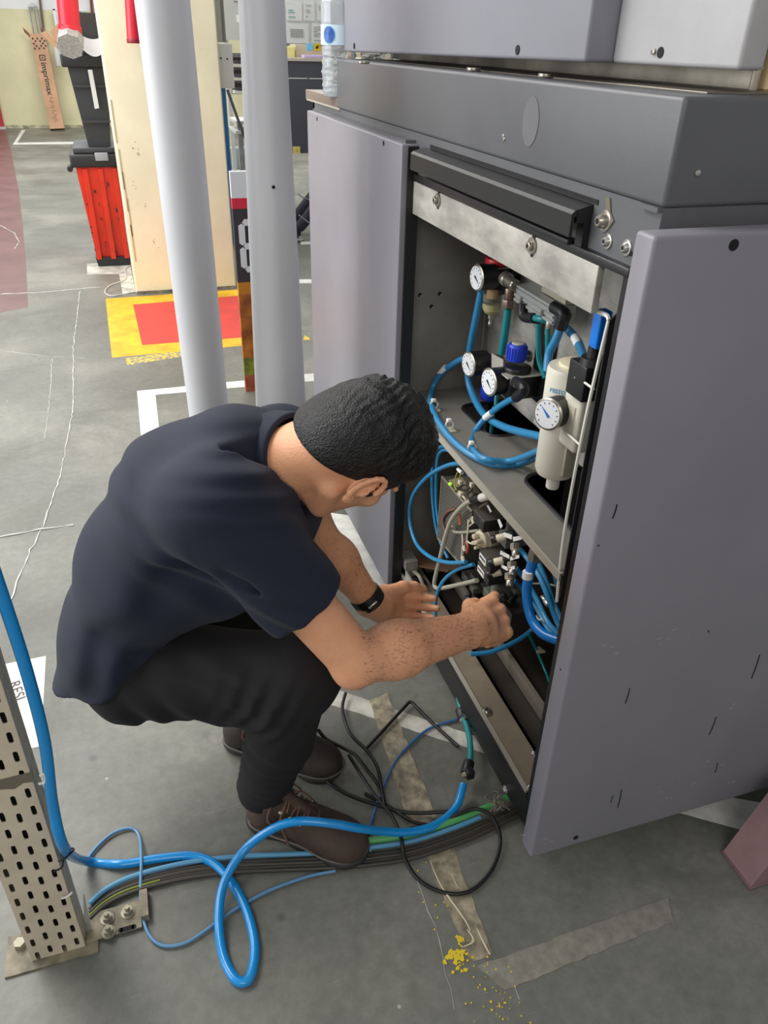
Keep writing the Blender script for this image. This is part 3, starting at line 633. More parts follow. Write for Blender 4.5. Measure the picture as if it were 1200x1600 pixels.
# top cover (fascia) with rounded edges
fa = part('top_cover', MB().box((FX - .004, SY - .006, 1.372), (BX, 2.53, 1.502), .007), dgrey, mc)
part('cover_lip', MB().box((FX - .007, SY + .0, 1.366), (FX + .01, .94, 1.3725)), dgrey, mc, 0)
oval = MB(); c = V(onx(829, 190, FX - .0045)); oval.prism([c + V((0, .028 * math.cos(w), .0 + .038 * math.sin(w))) for w in [2 * math.pi * k / 28 for k in range(28)]], (-.0004, 0, 0))
part('oval_mark', oval, mat('rubbed_oval', (98, 98, 101), .5), mc, 0)
for (x, y) in ((787, 212), (788, 217)): part('tiny_screw', MB().cylb(onx(x, y, FX - .004), V(onx(x, y, FX - .004)) - V((.002, 0, 0)), .0035, seg=10), chrome, mc)
p = ony(1089, 270, SY - .006); part('tiny_screw', MB().cylb(p, V(p) - V((0, .003, 0)), .004, seg=10), chrome, mc)
for (x, y) in ((568, 128 - 28), (740, 111), (853, 121)):
    p = V(onz(x, y, 1.503)); part('bolt', MB().cylb(p, p + V((0, 0, .006)), .014, seg=14), nickel, mc)
part('deck_plate', MB().box((.735, .93, 1.5015), (1.5, 2.36, 1.5045), .001), mat('deck_steel', (118, 112, 102), .35, .4, var=.1, vscale=5), mc)
# ledge at the far end
brz = mat('brown_ledge', (128, 114, 104), .38, .2, var=.08, vscale=5)
part('ledge', MB().box((FX - .002, 2.53, 1.372), (BX, 2.95, 1.40), .002), brz, mc)
part('ledge_edge', MB().box((FX - .004, 2.50, 1.369), (FX + .004, 2.93, 1.3735)), mat('cut_steel_edge', (196, 190, 176), .35, .4), mc, 0)
# lower front panel
fp = part('front_panel', MB().box((.64, 1.822, .085), (.682, 2.77, 1.349), .0035), pgrey, mc)
part('panel_gasket', MB().box((.655, 1.816, .088), (.684, 1.823, 1.345)), black, mc, 0)
for (x, y) in ((599, 224), (495, 186)): part('slot_hole', MB().cyl(V(onx(x, y, .6392)), V(onx(x, y, .6392)) + V((.003, 0, 0)), .006, seg=14), hole_m, fp, 0)
part('panel_hanger', MB().box((.655, 1.84, 1.349), (.68, 2.75, 1.356)), dgrey, mc, 0)
# side panel
sp = part('side_panel', MB().box((.625, .83, .115), (1.62, .872, 1.353), .006), pgrey, mc)
part('panel_standoff', MB().box((.70, .872, .3), (.74, .90, .34)).box((.70, .872, 1.1), (.74, .90, 1.14)).box((1.5, .872, .3), (1.54, .90, .34)), black, mc, 0)
for (x, y, r) in ((1147, 383, .0075), (900, 1309, .006), (870 - 30, 1310 + 30, .0)):
    if r: part('screw_hole', MB().cyl(V(ony(x, y, .8292)), V(ony(x, y, .8292)) + V((0, .003, 0)), r, seg=18), hole_m, sp, 0)
mk = MB()
for (x0, y0, x1, y1, w) in ((964, 788, 957, 810, .0013), (1187, 1023, 1174, 1060, .0012), (984, 1075, 977, 1099, .0011), (1119, 1120, 1108, 1148, .0011), (1121, 1192, 1117, 1207, .0010), (971, 1234, 965, 1262, .0012), (957, 1243, 954, 1254, .0009), (934, 852, 935, 853, .0015), (875, 1045, 876, 1047, .001), (1106, 985, 1107, 988, .001)):
    mk.tube([ony(x0, y0, .8298), ony((x0 + x1) / 2 + .8, (y0 + y1) / 2, .8296), ony(x1, y1, .8298)], w, 5, 3)
part('pen_marks', mk, mat('black_pen', (24, 22, 26), .6), sp, 0, kind='stuff')
sc = MB()
for i in range(30):
    x, y = rnd.choice([(1130, 1205), (1090, 1225), (840, 1308), (1020, 1250), (1060, 1000), (960, 1010), (1150, 1100)]); x += rnd.gauss(0, 18); y += rnd.gauss(0, 10)
    if y > 1290: x = min(x, 860)
    a = V(ony(x, y, .8297)); sc.tube([a, a + V((rnd.uniform(.001, .012), 0, rnd.uniform(-.003, .003)))], .0004, 4, 1, smooth=False)
part('light_scratches', sc, mat('scratch_light', (170, 168, 172), .6), sp, 0, kind='stuff')
# upper housings
uhm = MB().box((.70, 1.18, 1.5295), (1.55, 2.70, 2.75), .006)  # unseen top made taller to block light from behind the machine
uhm.v = [(a, b, c - (.0115 * (b - 1.18) / 1.52 if c < 1.6 else 0)) for a, b, c in uhm.v]
uh = part('upper_housing', uhm, mat('violet_grey_upper', (134, 134, 142), .45, var=.03, vscale=2, bump=.05, bscale=400), mc)
for (x, y) in ((808, 78), (553, 72)): p = V(onx(x, y, .6985)); part('housing_hole', MB().cyl(p, p + V((.004, 0, 0)), .0075, seg=16), hole_m, uh, 0)
shs = part('silver_housing', MB().box((.745, .895, 1.5295), (.785, 1.177, 2.75), .006), silver, mc)
p = V(onx(1031, 82, .7435)); part('housing_hole', MB().cyl(p, p + V((.004, 0, 0)), .0068, seg=16), hole_m, shs, 0)
p = V(onx(1022, 81, .7445)); part('tiny_screw', MB().cylb(p, p - V((.003, 0, 0)), .004, seg=10), nickel, shs)
part('beige_channel', MB().box((.872, 1.005, 1.502), (.886, 2.75, 1.529), .002), beige, mc)
part('channel_post', MB().cylb((.865, 1.0, 1.503), (.865, 1.0, 1.55), .006), beige, mc)
part('cream_board', MB().box((.875, .985, 1.5045), (1.52, 1.003, 2.7), .002), mat('cream_board', (206, 184, 142), .55, var=.12, vscale=9), mc)
part('support_foot', MB().cylb((.76, 1.0, 0), (.76, 1.0, .05), .025).cylb((1.5, 1.0, 0), (1.5, 1.0, .05), .025).cylb((.76, 2.7, 0), (.76, 2.7, .05), .025).cylb((1.5, 2.7, 0), (1.5, 2.7, .05), .025), black, mc)
# white mounting sheet seen edge on
wht = mat('white_edge_paint', (226, 224, 214), .45); flr = mat('dark_sheet', (46, 46, 48), .5)
ws = part('mounting_sheet', MB().prism([(.690, .984, .665), (.690, .984, 1.195), (.70, .984, 1.205), (.90, .984, 1.205), (.90, .984, .665)], (0, .0025, 0)), flr, mc, 0)
part('sheet_edge', MB().tube([onx(*p, .690) for p in ((870, 940), (882, 830), (915, 655), (951, 500))], .0031, 6, 6).tube([onx(*p, .690) for p in ((951, 500), (949, 494), (942, 490), (930, 485))], .0036, 6, 4), wht, ws)
part('cross_edge', MB().tube([V(onx(876, 668, .74)), V(onx(908, 697, .71))], .0022, 6, smooth=False), wht, ws)
part('cross_edge', MB().tube([V(onx(900, 588, .74)), V(onx(928, 608, .71))], .0022, 6, smooth=False), wht, ws)
# machine foot at the right border
mf = thing('pink_foot', 'pinkish wedge shaped metal foot at right edge below the grey side panel', 'foot', onz(1195, 1385, 0))
b0 = V(onz(1187, 1385, 0)); part('leg', MB().prism([(1.10, .69, .008), (1.17, .69, .21), (1.34, .69, .21), (1.28, .69, .008)], (0, .09, 0)), mat('pink_steel', (150, 118, 118), .5, var=.08, vscale=8), mf, 0)
part('foot_pad', MB().box((1.096, .686, 0), (1.29, .784, .008), .002), mat('pink_pad', (120, 92, 94), .5), mf)
# ================================================================ perforated post
ps = thing('perforated_post', 'cream perforated steel rack post at the left edge of the photo', 'post', (-.31, 1.0, 0))
pcream = mat('cream_rack_paint', (206, 194, 172), .5, var=.06, vscale=9, bump=.12, bscale=60)
def perf(fn, nu, nv, cu, cv, stagger, hw, hh, cut=None):
    mb = MB()
    for i in range(nu):
        for j in range(nv):
            u0, v0 = i * cu, j * cv; cx, cy = u0 + cu / 2, v0 + cv / 2 + (stagger if i % 2 else -stagger) * 1.0
            H = []; hx, hy = cu / 2, cv / 2; my = v0 + cv / 2
            for k in range(12):
                a = 2 * math.pi * k / 12; sx = math.cos(a); sy = math.sin(a)
                H.append((cx + hw * sx, cy + (hh - hw) * (0 if abs(sy) < 1e-6 else (1 if sy > 0 else -1)) + hw * sy))
            O = [(cx + hx * p, my + hy * q) for p, q in ((1, 0), (1, .6), (1, 1), (0, 1), (-1, 1), (-1, .6), (-1, 0), (-1, -.6), (-1, -1), (0, -1), (1, -1), (1, -.6))]
            n = 12; vs = [fn(x, y, d) for d in (0, .002) for (x, y) in H + O]; fs = []
            for k in range(n):
                l = (k + 1) % n; fs += [(k, l, n + l, n + k), (2 * n + k, 3 * n + k, 3 * n + l, 2 * n + l), (k, 2 * n + k, 2 * n + l, l)]
            mb.raw(vs, fs)
    return mb
NV = 40
part('front_face', perf(lambda u, v, d: (-.362 + u, .98 + d, v), 4, NV, .0245, .044, .0055, .0042, .0125), pcream, ps, 0)
part('side_face', perf(lambda u, v, d: (-.264 - d, .982 + u, v), 2, NV, .0245, .044, .0055, .0042, .0125), pcream, ps, 0)
part('back_face', MB().box((-.360, .982, 0), (-.357, 1.03, NV * .044)), pcream, ps, 0)
part('inner_web', MB().box((-.357, 1.027, 0), (-.268, 1.031, NV * .044)), mat('web_shade', (46, 44, 40), .7), ps, 0)  # inside back of the post, coloured dark for the shade behind the slots
bp = part('base_plate', MB().box((-.41, .962, 0), (-.24, 1.045, .005)).box((-.264, .985, .005), (-.155, 1.045, .009), .001), mat('dirty_cream_plate', (122, 115, 96), .6, var=.25, vscale=24), ps, 0)
for (x, y) in ((168, 1436), (200, 1426), (170, 1457)):
    p = V(onz(x, y, .009)); part('anchor_bolt', MB().cyl(p, p + V((0, 0, .012)), .010, seg=6).cyl(p + V((0, 0, .012)), p + V((0, 0, .02)), .005, seg=8).cylb(p, p + V((0, 0, .002)), .014), mat('dull_bolt', (150, 145, 128), .5, .4), ps)
p = V(onz(198, 1451, .0092)); part('plate_slot', MB().cyl(p + V((-.012, 0, 0)), p + V((-.012, 0, .0006)), .005, seg=10).cyl(p + V((.014, 0, 0)), p + V((.014, 0, .0006)), .005, seg=10).box(p + V((-.012, -.005, 0)), p + V((.014, .005, .0006))), hole_m, ps, 0)
for (x, y) in ((32, 1478),): part('anchor_bolt', MB().cyl(onz(x, y, .005), V(onz(x, y, .005)) + V((0, 0, .014)), .011, seg=6), mat('dull_bolt', (150, 145, 128), .5, .4), ps)
c0 = V(ony(20, 1224, .9785)); rp = random.Random(3)
tp_ = [c0 + V((-.045, 0, .012)), c0 + V((.030, 0, .016)), c0 + V((.032, 0, -.008)), c0 + V((.015, 0, -.005)), c0 + V((.0, 0, -.014)), c0 + V((-.02, 0, -.008)), c0 + V((-.045, 0, -.016))]
part('paint_loss', MB().prism(tp_, (0, .001, 0)), mat('bare_grey', (112, 106, 92), .7), ps, 0)
part('cable_tie', MB().tube([(-.262, .975, .285), (-.25, .965, .30), (-.235, .985, .295), (-.262, 1.0, .285)], .0018, 5), black, ps)
part('cable_tie', MB().tube([ony(x, y, .973) for x, y in ((84, 1362), (96, 1356), (99, 1345))], .0018, 5), black, ps)
part('cable_tie', MB().tube([ony(x, y, .972) for x, y in ((60, 1225), (70, 1222), (69, 1210), (62, 1212))], .0022, 5), wht, ps)
part('cable_tie', MB().tube([ony(x, y, .972) for x, y in ((96, 1404), (106, 1400), (113, 1394))], .0022, 5), wht, ps)
part('plastic_flap', MB().prism([onz(130, 1398, .09), onz(142, 1455, .005), onz(132, 1460, .005)], (.002, .001, 0)), mat('cloudy_plastic', (170, 168, 160), .3, alpha=.6), ps, 0)
# ================================================================ white pipes
wp = mat('satin_white_pipe', (208, 209, 212), .38, var=.02, vscale=3)
def pipe(label, topc, botc, rt, rb, y):
    a = V(ony(*topc, y)); b = V(ony(*botc, y)); d = (b - a); t = (0 - a.z) / d.z; f = a + d * t; tt = a - d * .35
    o = thing('white_pipe', label, 'pipe', (f.x, f.y, 0), 'tall white pipes behind the man')
    rf = rb + (rb - rt) * (t - 1) if t > 1 else rb
    part('tube', MB().rev(tt, f, [(0, rt - (rb - rt) * .35), (.25, rt), (.75, rb), (1, rb)], 48), wp, o, 60)
    part('floor_flange', MB().cylb((f.x, f.y, 0), (f.x, f.y, .012), rb + .03), wp, o)
    return o
p1 = pipe('left one of two tall white pipes, in front of the cream pillar', (253.5, 0), (326, 640), .0615, .0575, 2.15)
p2 = pipe('right one of two tall white pipes, with a small black hole, beside grey front panel', (408.5, 0), (439, 630), .0565, .0775, 2.15)
c = V(ony(427.5, 292.5, 2.15 - .064)); part('pipe_hole', MB().cyl(c, c + V((0, .004, 0)), .0042, seg=12), hole_m, p2, 0)
# ================================================================ pneumatic units
bl = mat('blue_hose_pu', (16, 142, 214), .28, coat=.3); bl2 = mat('mid_blue_hose', (50, 132, 180), .3); bld = mat('strong_blue_hose', (20, 116, 196), .3)
teal = mat('teal_hose', (28, 128, 132), .3); blk2 = mat('unit_black', (26, 26, 28), .4); dial = mat('dial_white', (226, 228, 230), .35)
glass = mat('clear_plastic', (235, 235, 220), .06, trans=.95); knob = mat('knob_blue', (34, 66, 200), .4); crm = mat('unit_cream', (214, 210, 194), .42, var=.02, vscale=8)
fb = mat('bright_blue', (0, 116, 214), .4); zin = mat('anodised_alu', (186, 188, 186), .32, .5); gry = mat('grey_tube', (150, 150, 134), .35); ylw = mat('label_white', (232, 232, 228), .6)
def X(px, py, x=.84): return V(onx(px, py, x))
def gauge(parent, c, r, depth, n=(-1, -.12, .02), m=blk2, hand=None, stem=True):
    c = V(c); n = V(n).normalized()
    g = part('gauge', MB().rev(c - n * depth, c + n * .001, [(0, r * .72), (.12, r * .95), (.9, r * .98), (1, r)], 28), m, parent)
    part('bezel', MB().rev(c, c + n * .004, [(0, r * 1.0), (.5, r * 1.0), (1, r * .9)], 28), nickel, g)
    part('dial', MB().rev(c + n * .0035, c + n * .0045, [(0, r * .86), (1, r * .86)], 28), dial, g, 0)
    a = n.cross(V((0, 0, 1))).normalized(); b = a.cross(n); tk = MB()
    for k in range(11):
        w = math.radians(225 - 27 * k); q = c + n * .0046 + (a * math.cos(w) + b * math.sin(w)) * r * .70; tk.ball(q, r * .045, 6, 4)
    part('scale_marks', tk, ink, g, 0)
    w = math.radians(215 if hand is None else 40)
    e = (a * math.cos(w) + b * math.sin(w)); s = e.cross(n)
    part('needle', MB().prism([c + n * .0048 + e * r * .65, c + n * .0048 + s * r * .09 - e * r * .2, c + n * .0048 - s * r * .09 - e * r * .2], n * .0008), hand or mat('needle_black', (30, 32, 40), .5), g, 0)
    return g
# -- unit A: filter regulator with red ring
A_ = thing('filter_regulator', 'black filter regulator with red ring, dial gauge and clear bowl at top of cabinet', 'regulator', X(775, 430))
c = X(777, 436, .875)
part('body', MB().cylb(c + V((0, 0, -.032)), c + V((0, 0, .033)), .034).box(c + V((-.03, -.03, -.024)), c + V((.05, .03, .026)), .005), blk2, A_)
part('plate', MB().box(c + V((-.045, -.035, .033)), c + V((.05, .035, .036)), .001), nickel, A_)
part('red_ring', MB().cylb(c + V((0, 0, .036)), c + V((0, 0, .052)), .034), mat('ring_red', (196, 30, 40), .4), A_)
part('knob', MB().cylb(c + V((0, 0, .05)), c + V((0, 0, .10)), .027), blk2, A_)
gauge(A_, X(746, 434, .80), .0315, .05)
part('gauge_neck', MB().cyl(X(760, 436, .84), c, .015), blk2, A_)
bc = X(769, 470, .855)
part('bowl', MB().rev(bc + V((0, 0, .03)), bc + V((0, 0, -.035)), [(0, .0235), (.7, .0235), (.9, .018), (1, .008)], 24), glass, A_)
part('bowl_liquid', MB().rev(bc + V((0, 0, -.006)), bc + V((0, 0, -.032)), [(0, .0215), (.6, .0215), (1, .01)], 20), mat('pale_oil', (208, 200, 150), .2), A_)
part('bowl_filter', MB().cyl(bc + V((0, 0, .03)), bc + V((0, 0, .008)), .011), mat('filter_tan', (206, 166, 116), .6), A_)
part('drain_cock', MB().rev(bc + V((0, 0, -.035)), bc + V((0, 0, -.066)), [(0, .007), (.3, .007), (.35, .004), (.7, .004), (.75, .005), (1, .002)], 12), nickel, A_)
# -- tee fitting and manifold
T_ = thing('tee_fitting', 'nickel tee fitting joining the top regulator to aluminium manifold', 'fitting', X(796, 445))
a = X(788, 434, .835); b = X(806, 447, .835)
part('fitting_body', MB().cyl(a, b, .0125, seg=16).cylb(a, a.lerp(b, .35), .0165, seg=16).cylb(b.lerp(a, .25), b, .0135, seg=8), nickel, T_)
a = X(797, 450, .835); b = X(795, 482, .835)
part('down_stub', MB().cylb(a, a.lerp(b, .55), .0115, seg=16).cylb(a.lerp(b, .55), b, .0155, seg=6), mat('bronze_nut', (122, 106, 94), .35, .7), T_)
MF = thing('air_manifold', 'ribbed aluminium air manifold block on rear steel wall', 'manifold', X(840, 475))
ma = X(806, 457, .84); mbp = X(866, 494, .84); d = (mbp - ma)
ln = d.length; u = d.normalized(); un = V((-1, 0, 0)); vn = V((0, 0, 1))
def ob(mb_, o, l, w0, w1, h0, h1):
    q = [o + u * t + V((1, 0, 0)) * w + vn * h for t in l for (w, h) in ((w0, h0), (w1, h0), (w1, h1), (w0, h1))]
    return mb_.raw(q, [(0, 1, 2, 3), (7, 6, 5, 4), (0, 4, 5, 1), (1, 5, 6, 2), (2, 6, 7, 3), (3, 7, 4, 0)])
bd_ = MB(); ob(bd_, ma, (0, ln), .0, .05, -.020, .020)
part('block', bd_, zin, MF, 0)
for k, h in enumerate((-.017, -.006, .006, .014)): part('rib', ob(MB(), ma, (0, ln), -.004, .0, h, h + .006), zin, MF, 0)
part('upper_block', ob(MB(), ma, (ln * .42, ln * 1.0), .022, .06, .022, .034), mat('warm_alu', (196, 188, 168), .35, .5), MF, 0)
part('wall_bracket', ob(MB(), ma, (ln * .5, ln * 1.03), .075, .08, .02, .075), raw, MF, 0)
for t in (.56, .95): bolt(ma + u * ln * t + V((.075, 0, .06)), (-1, 0, 0), .005, .003, nickel, MF)
for t in (.2, .75): part('clip', ob(MB(), ma, (ln * t, ln * t + .006), -.008, .0, -.012, .0), nickel, MF, 0)
for t in (.55, .83): q = ma + u * ln * t + V((.01, 0, -.02)); part('outlet_stub', MB().cylb(q, q - V((0, 0, .03)), .009, seg=12), nickel, MF)
el = MB().tube([X(817, 474, .835), X(817, 490, .835), X(822, 496, .835), X(836, 497, .835)], .0115, 12, 4); part('black_elbow', el, blk2, MF)
el = MB().tube([X(866, 480, .835), X(882, 490, .835), X(880, 500, .835), X(876, 512, .835)], .0135, 12, 4); part('black_elbow', el, blk2, MF)
# -- unit B: pair of regulators with blue knobs
B_ = thing('twin_regulator', 'black twin pressure regulator with blue knobs and two dial gauges on rear wall', 'regulator', X(800, 590))
c = X(806, 597, .865)
part('body', MB().box(c + V((-.03, -.028, -.036)), c + V((.05, .03, .026)), .007).cylb(c + V((0, 0, .02)), c + V((0, 0, .042)), .033), blk2, B_)
part('second_body', MB().cylb(X(770, 575, .875) + V((0, 0, -.03)), X(770, 575, .875) + V((0, 0, .03)), .028), blk2, B_)
part('steel_bracket', MB().box(c + V((-.045, -.04, .026)), c + V((.055, .034, .029)), .001).prism([X(768, 552, .84), X(786, 562, .84), X(786, 578, .84), X(768, 578, .84)], (.002, 0, 0)), mat('bright_steel', (206, 202, 192), .35, .4), B_, 0)
kc = X(808, 549, .865); kb = MB(); n = 48
kb.rev(kc + V((0, 0, -.021)), kc + V((0, 0, .019)), [(0, .022), (.1, .0235), (.9, .0225), (1, .020)], 32)
kn = part('blue_knob', kb, knob, B_)
part('knob_ridges', (lambda q: [q.box(kc + V((math.cos(a) * .0235 - .001, math.sin(a) * .0235 - .001, -.016)), kc + V((math.cos(a) * .0235 + .001, math.sin(a) * .0235 + .001, .013))) for a in [2 * math.pi * k / 22 for k in range(22)]] and q)(MB()), knob, kn, 0)
part('knob_cap', MB().cylb(kc + V((0, 0, .019)), kc + V((0, 0, .0215)), .015), mat('cap_pale', (196, 190, 176), .4), kn)
kc2 = X(764, 611, .87); part('blue_knob', MB().rev(kc2 + V((0, 0, -.022)), kc2 + V((0, 0, .016)), [(0, .019), (.1, .0215), (1, .0225)], 28), knob, B_)
gauge(B_, X(733, 569, .80), .0325, .055); part('gauge_neck', MB().cyl(X(752, 570, .83), X(772, 574, .87), .016), blk2, B_)
gauge(B_, X(765, 597, .80), .0345, .05); part('gauge_neck', MB().cyl(X(784, 597, .83), c, .017), blk2, B_)
p = X(828, 556, .90); part('eye_screw', MB().cylb(p, p + V((-.006, 0, 0)), .0145).cylb(p + V((-.006, 0, 0)), p + V((-.012, 0, 0)), .007), nickel, B_)
part('outlet_elbow', MB().tube([X(806, 596, .825), X(817, 604, .82), X(818, 611, .82), X(806, 621, .82)], .0125, 12, 4), blk2, B_)
part('elbow_collar', MB().cylb(X(805, 596, .835), X(811, 600, .822), .0125), nickel, B_)
# -- FRL cream units on the mounting sheet
F_ = thing('cream_filter_unit', 'tall cream air filter unit with a black dial gauge at the cabinet corner post', 'filter unit', X(880, 690, .75))
def U1(px, py): return X(px + 9, py, .765)
t0 = U1(884, 572); b0 = U1(868, 742)
axis = V((0, 0, 1)); rr = .044
c1 = V((t0.x, t0.y + .0, 0)); 
zc, zt, zb = U1(868, 660).z, t0.z, U1(868, 752).z
part('head', MB().rev((c1.x, c1.y, zc), (c1.x, c1.y, zt), [(0, rr), (.93, rr), (1, rr * .95)], 36, 1.0).box((c1.x, c1.y - rr, zc), (c1.x + rr * 1.3, c1.y + rr, zt - .004)), crm, F_)
part('head_lid', MB().cylb((c1.x + .012, c1.y - .0, zt), (c1.x + .012, c1.y, zt + .006), .034), mat('lid_cream', (222, 212, 184), .4), F_)
bw = MB().rev((c1.x, c1.y, zc), (c1.x, c1.y, zb), [(0, rr * .93), (.85, rr * .93), (.95, rr * .82), (1, rr * .6)], 36)
part('bowl', bw, crm, F_)
part('bowl_rib', MB().box((c1.x - .012, c1.y - rr - .004, zb + .02), (c1.x + .008, c1.y - rr + .01, zc), .002), mat('rib_taupe', (168, 162, 146), .5), F_)
part('drain', MB().cylb((c1.x, c1.y - .0, zb + .005), (c1.x, c1.y, zb - .030), .0135), mat('drain_white', (228, 226, 216), .5), F_)
part('blue_latch', MB().box(U1(868, 676) + V((-.030, -.014, -.020)), U1(868, 676) + V((.01, .006, .016)), .003), fb, F_)
part('slot_window', MB().box(U1(852, 700) + V((-.016, -.002, -.045)), U1(852, 700) + V((-.013, .001, .03))), mat('rib_taupe', (168, 162, 146), .5), F_, 0)
r1 = U1(906, 648)
part('regulator_block', MB().box((r1.x - .03, r1.y - .026, U1(895, 706).z + .01), (r1.x + .03, r1.y + .034, U1(905, 596).z), .008), crm, F_)
part('latch_recess', MB().box((r1.x - .032, r1.y - .012, r1.z - .04), (r1.x - .028, r1.y + .016, r1.z + .022), .001), mat('recess_cream', (196, 190, 172), .5), F_)
gc = X(857, 647, .70); g = gauge(F_, gc, .0305, .042, (-.9, -.45, .1), blk2, mat('needle_blue', (30, 110, 190), .5))
part('gauge_neck', MB().cyl(X(885, 651, .735), r1, .010), mat('neck_grey', (110, 104, 92), .5), F_)
tn = V((-.80, -.60, 0)); tx = V((.6, -.8, 0)); o3 = V((c1.x, c1.y, zt - .040)) + tn * (rr + .0022) - tx * .017; text('lettering', 'FESTO', o3, tx, (0, 0, 1), .011, mat('lettering_blue', (60, 140, 190), .5), F_, .0003, 1.0, .0003)
V_ = thing('black_valve_block', 'square black valve with blue lever cap above the cream filter unit', 'valve', X(920, 585, .72))
vc = X(918, 590, .745)
part('body', MB().box(vc + V((-.022, -.026, -.035)), vc + V((.03, .03, .028)), .002), blk2, V_)
part('turret', MB().rev(vc + V((.0, -.008, .028)), vc + V((.0, -.008, .07)), [(0, .023), (.3, .021), (.32, .013), (1, .011)], 20), blk2, V_)
lv = X(937, 516, .715); part('blue_lever', MB().box(lv + V((-.008, -.009, -.030)), lv + V((.014, .014, .032)), .003), fb, V_)
part('lever_stem', MB().cyl(vc + V((0, -.008, .06)), lv + V((.004, .002, -.02)), .009), blk2, V_)
part('pin_hole', MB().cyl(vc + V((-.0225, .006, 0)), vc + V((-.0215, .006, 0)), .002, seg=8), chrome, V_, 0)
# vertical black tray behind the cream units
part('cable_tray', MB().box((BW - .012, 1.50, .80), (BW, 1.585, 1.06), .006), black, mc)
p = X(838, 660, .905); single('small_white_tag', MB().prism([X(835, 653, .915), X(845, 663, .915), X(844, 671, .915), X(834, 660, .915)], (-.001, 0, 0)), ylw, 'small white tag on rear wall behind the corner dial gauge', 'tag', None, 0)
# ================================================================ upper hoses
def hose(label, pts, r, m, name='air_hose', cat='hose', group=None, tags=(), seg=10):
    o = single(name, MB().tube(pts, r, seg, 8), m, label, cat, group, 60)
    for (a, b) in tags:
        a = V(a); b = V(b); part('marker_sleeve', MB().cyl(a, b, r * 1.07, seg=14), ylw, o)
    return o
Z = lambda x, y, z=.732: V(onz(x, y, z))
hose('blue hose dropping from top dial gauge past the left of twin regulator', [X(752, 455, .83), X(745, 490, .83), X(735, 540, .83), X(731, 585, .83), X(738, 615, .83), X(757, 648, .82), X(790, 668, .81), X(852, 684, .80)], .0092, bl2)
hose('blue hose looping left from the twin regulator down over shelf cable mounts', [X(735, 556, .82), X(712, 566, .80), X(688, 585, .78), X(674, 612, .755), Z(676, 640), Z(700, 680), Z(735, 710), Z(775, 726), Z(815, 724), X(850, 707, .78)], .0082, bl2, tags=[(X(697, 574, .787), X(687, 584, .780))])
hose('blue hose from the lower elbow of twin regulator curling down to shelf', [X(806, 621, .82), X(782, 634, .815), X(756, 656, .80), X(739, 680, .77), Z(739, 702), Z(760, 718, .745), Z(800, 720, .745), X(852, 700, .775)], .0078, bl2, tags=[(X(768, 645, .808), X(758, 653, .801))])
hose('teal hose between the tee fitting and twin regulator', [X(794, 482, .835), X(790, 515, .84), X(784, 552, .85)], .0095, teal)
hose('teal hose from left manifold elbow running right behind the stubs', [X(836, 497, .835), X(848, 499, .84), X(862, 505, .86)], .0078, teal)
hose('left one of two thin teal hoses hanging from manifold stubs', [X(841, 505, .845), X(841, 540, .85), X(843, 565, .86), X(852, 590, .87)], .0062, teal)
hose('right one of two thin teal hoses hanging from manifold stubs', [X(856, 513, .845), X(856, 540, .85), X(855, 580, .87)], .0062, teal)
hose('blue hose from the black manifold elbow down behind the cream filter unit', [X(875, 514, .835), X(868, 532, .83), X(858, 552, .825), X(855, 580, .82)], .0092, bl2)
hose('blue hose arching right from manifold to the black valve', [X(885, 513, .86), X(897, 525, .86), X(906, 540, .85), X(914, 566, .80)], .0085, bl2, tags=[(X(898, 527, .858), X(904, 539, .851))])
hose('thin teal hose going down through the shelf cut-out below twin regulator', [X(776, 612, .88), X(774, 640, .87), V((.86, 1.66, .74)), V((.86, 1.66, .66))], .0055, teal)
for i, (x, y) in enumerate(((678, 641), (702, 673), (737, 709))):
    p = Z(x, y, .7202)
    o = thing('cable_tie_mount', ('white cable tie mount on shelf nearest the head', 'middle white cable tie mount on the shelf edge', 'right hand white cable tie mount on the shelf edge')[i], 'cable mount', p, 'cable tie mounts on the shelf edge')
    part('base', MB().box(p + V((-.014, -.014, 0)), p + V((.014, .014, .004)), .001), mat('tie_cream', (212, 206, 178), .5), o)
    part('tie', MB().tube([p + V((.0, 0, .004)), p + V((-.009, .004, .014)), p + V((0, .008, .025)), p + V((.012, .004, .014))], .0022, 6, closed=True), wht, o)
    part('tie_head', MB().box(p + V((-.006, .0, .022)), p + V((.006, .012, .03)), .002), wht, o)
# ================================================================ lower compartment
ms = thing('power_supply', 'perforated grey metal power supply case hanging below shelf edge', 'power supply', X(700, 820, .80))
meshm = mat('mesh_grey', (112, 108, 98), .5, .4)
def psu():
    a = X(691, 745, .745); b = X(684, 841, .745); c2 = X(721, 883, .745); d2 = X(738, 800, .745)
    # pierced front face: small dark holes on a sheet
    mb = MB().prism([a, b, c2, d2], (.10, 0, 0)); part('case', mb, meshm, ms, 0)
    ho = MB()
    for i in range(17):
        for j in range(30):
            s = (i + .5 + .5 * (j % 2)) / 18; t = (j + .5) / 31
            p = a.lerp(d2, s).lerp(b.lerp(c2, s), t); ho.prism([p + V((-.0004, .0018 * math.cos(w), .0018 * math.sin(w))) for w in (0, 1.26, 2.51, 3.77, 5.03)], (.0008, 0, 0))
    part('vent_holes', ho, hole_m, ms, 0, kind='stuff')
    part('top_edge', MB().tube([a, d2], .004, 6, smooth=False).tube([a, b], .003, 6, smooth=False).tube([b, c2], .003, 6, smooth=False), mat('edge_grey', (140, 134, 120), .4, .3), ms)
    part('status_light', MB().ball(X(703, 756, .742), .0045), mat('green_led', (150, 220, 20), .4, emit=(140, 230, 20), estr=1.6), ms)
    part('terminal_strip', MB().prism([X(700, 750, .75), X(722, 745, .75), X(740, 772, .75), X(722, 790, .75)], (.02, 0, 0)), mat('terminal', (120, 112, 96), .6), ms, 0)
psu()
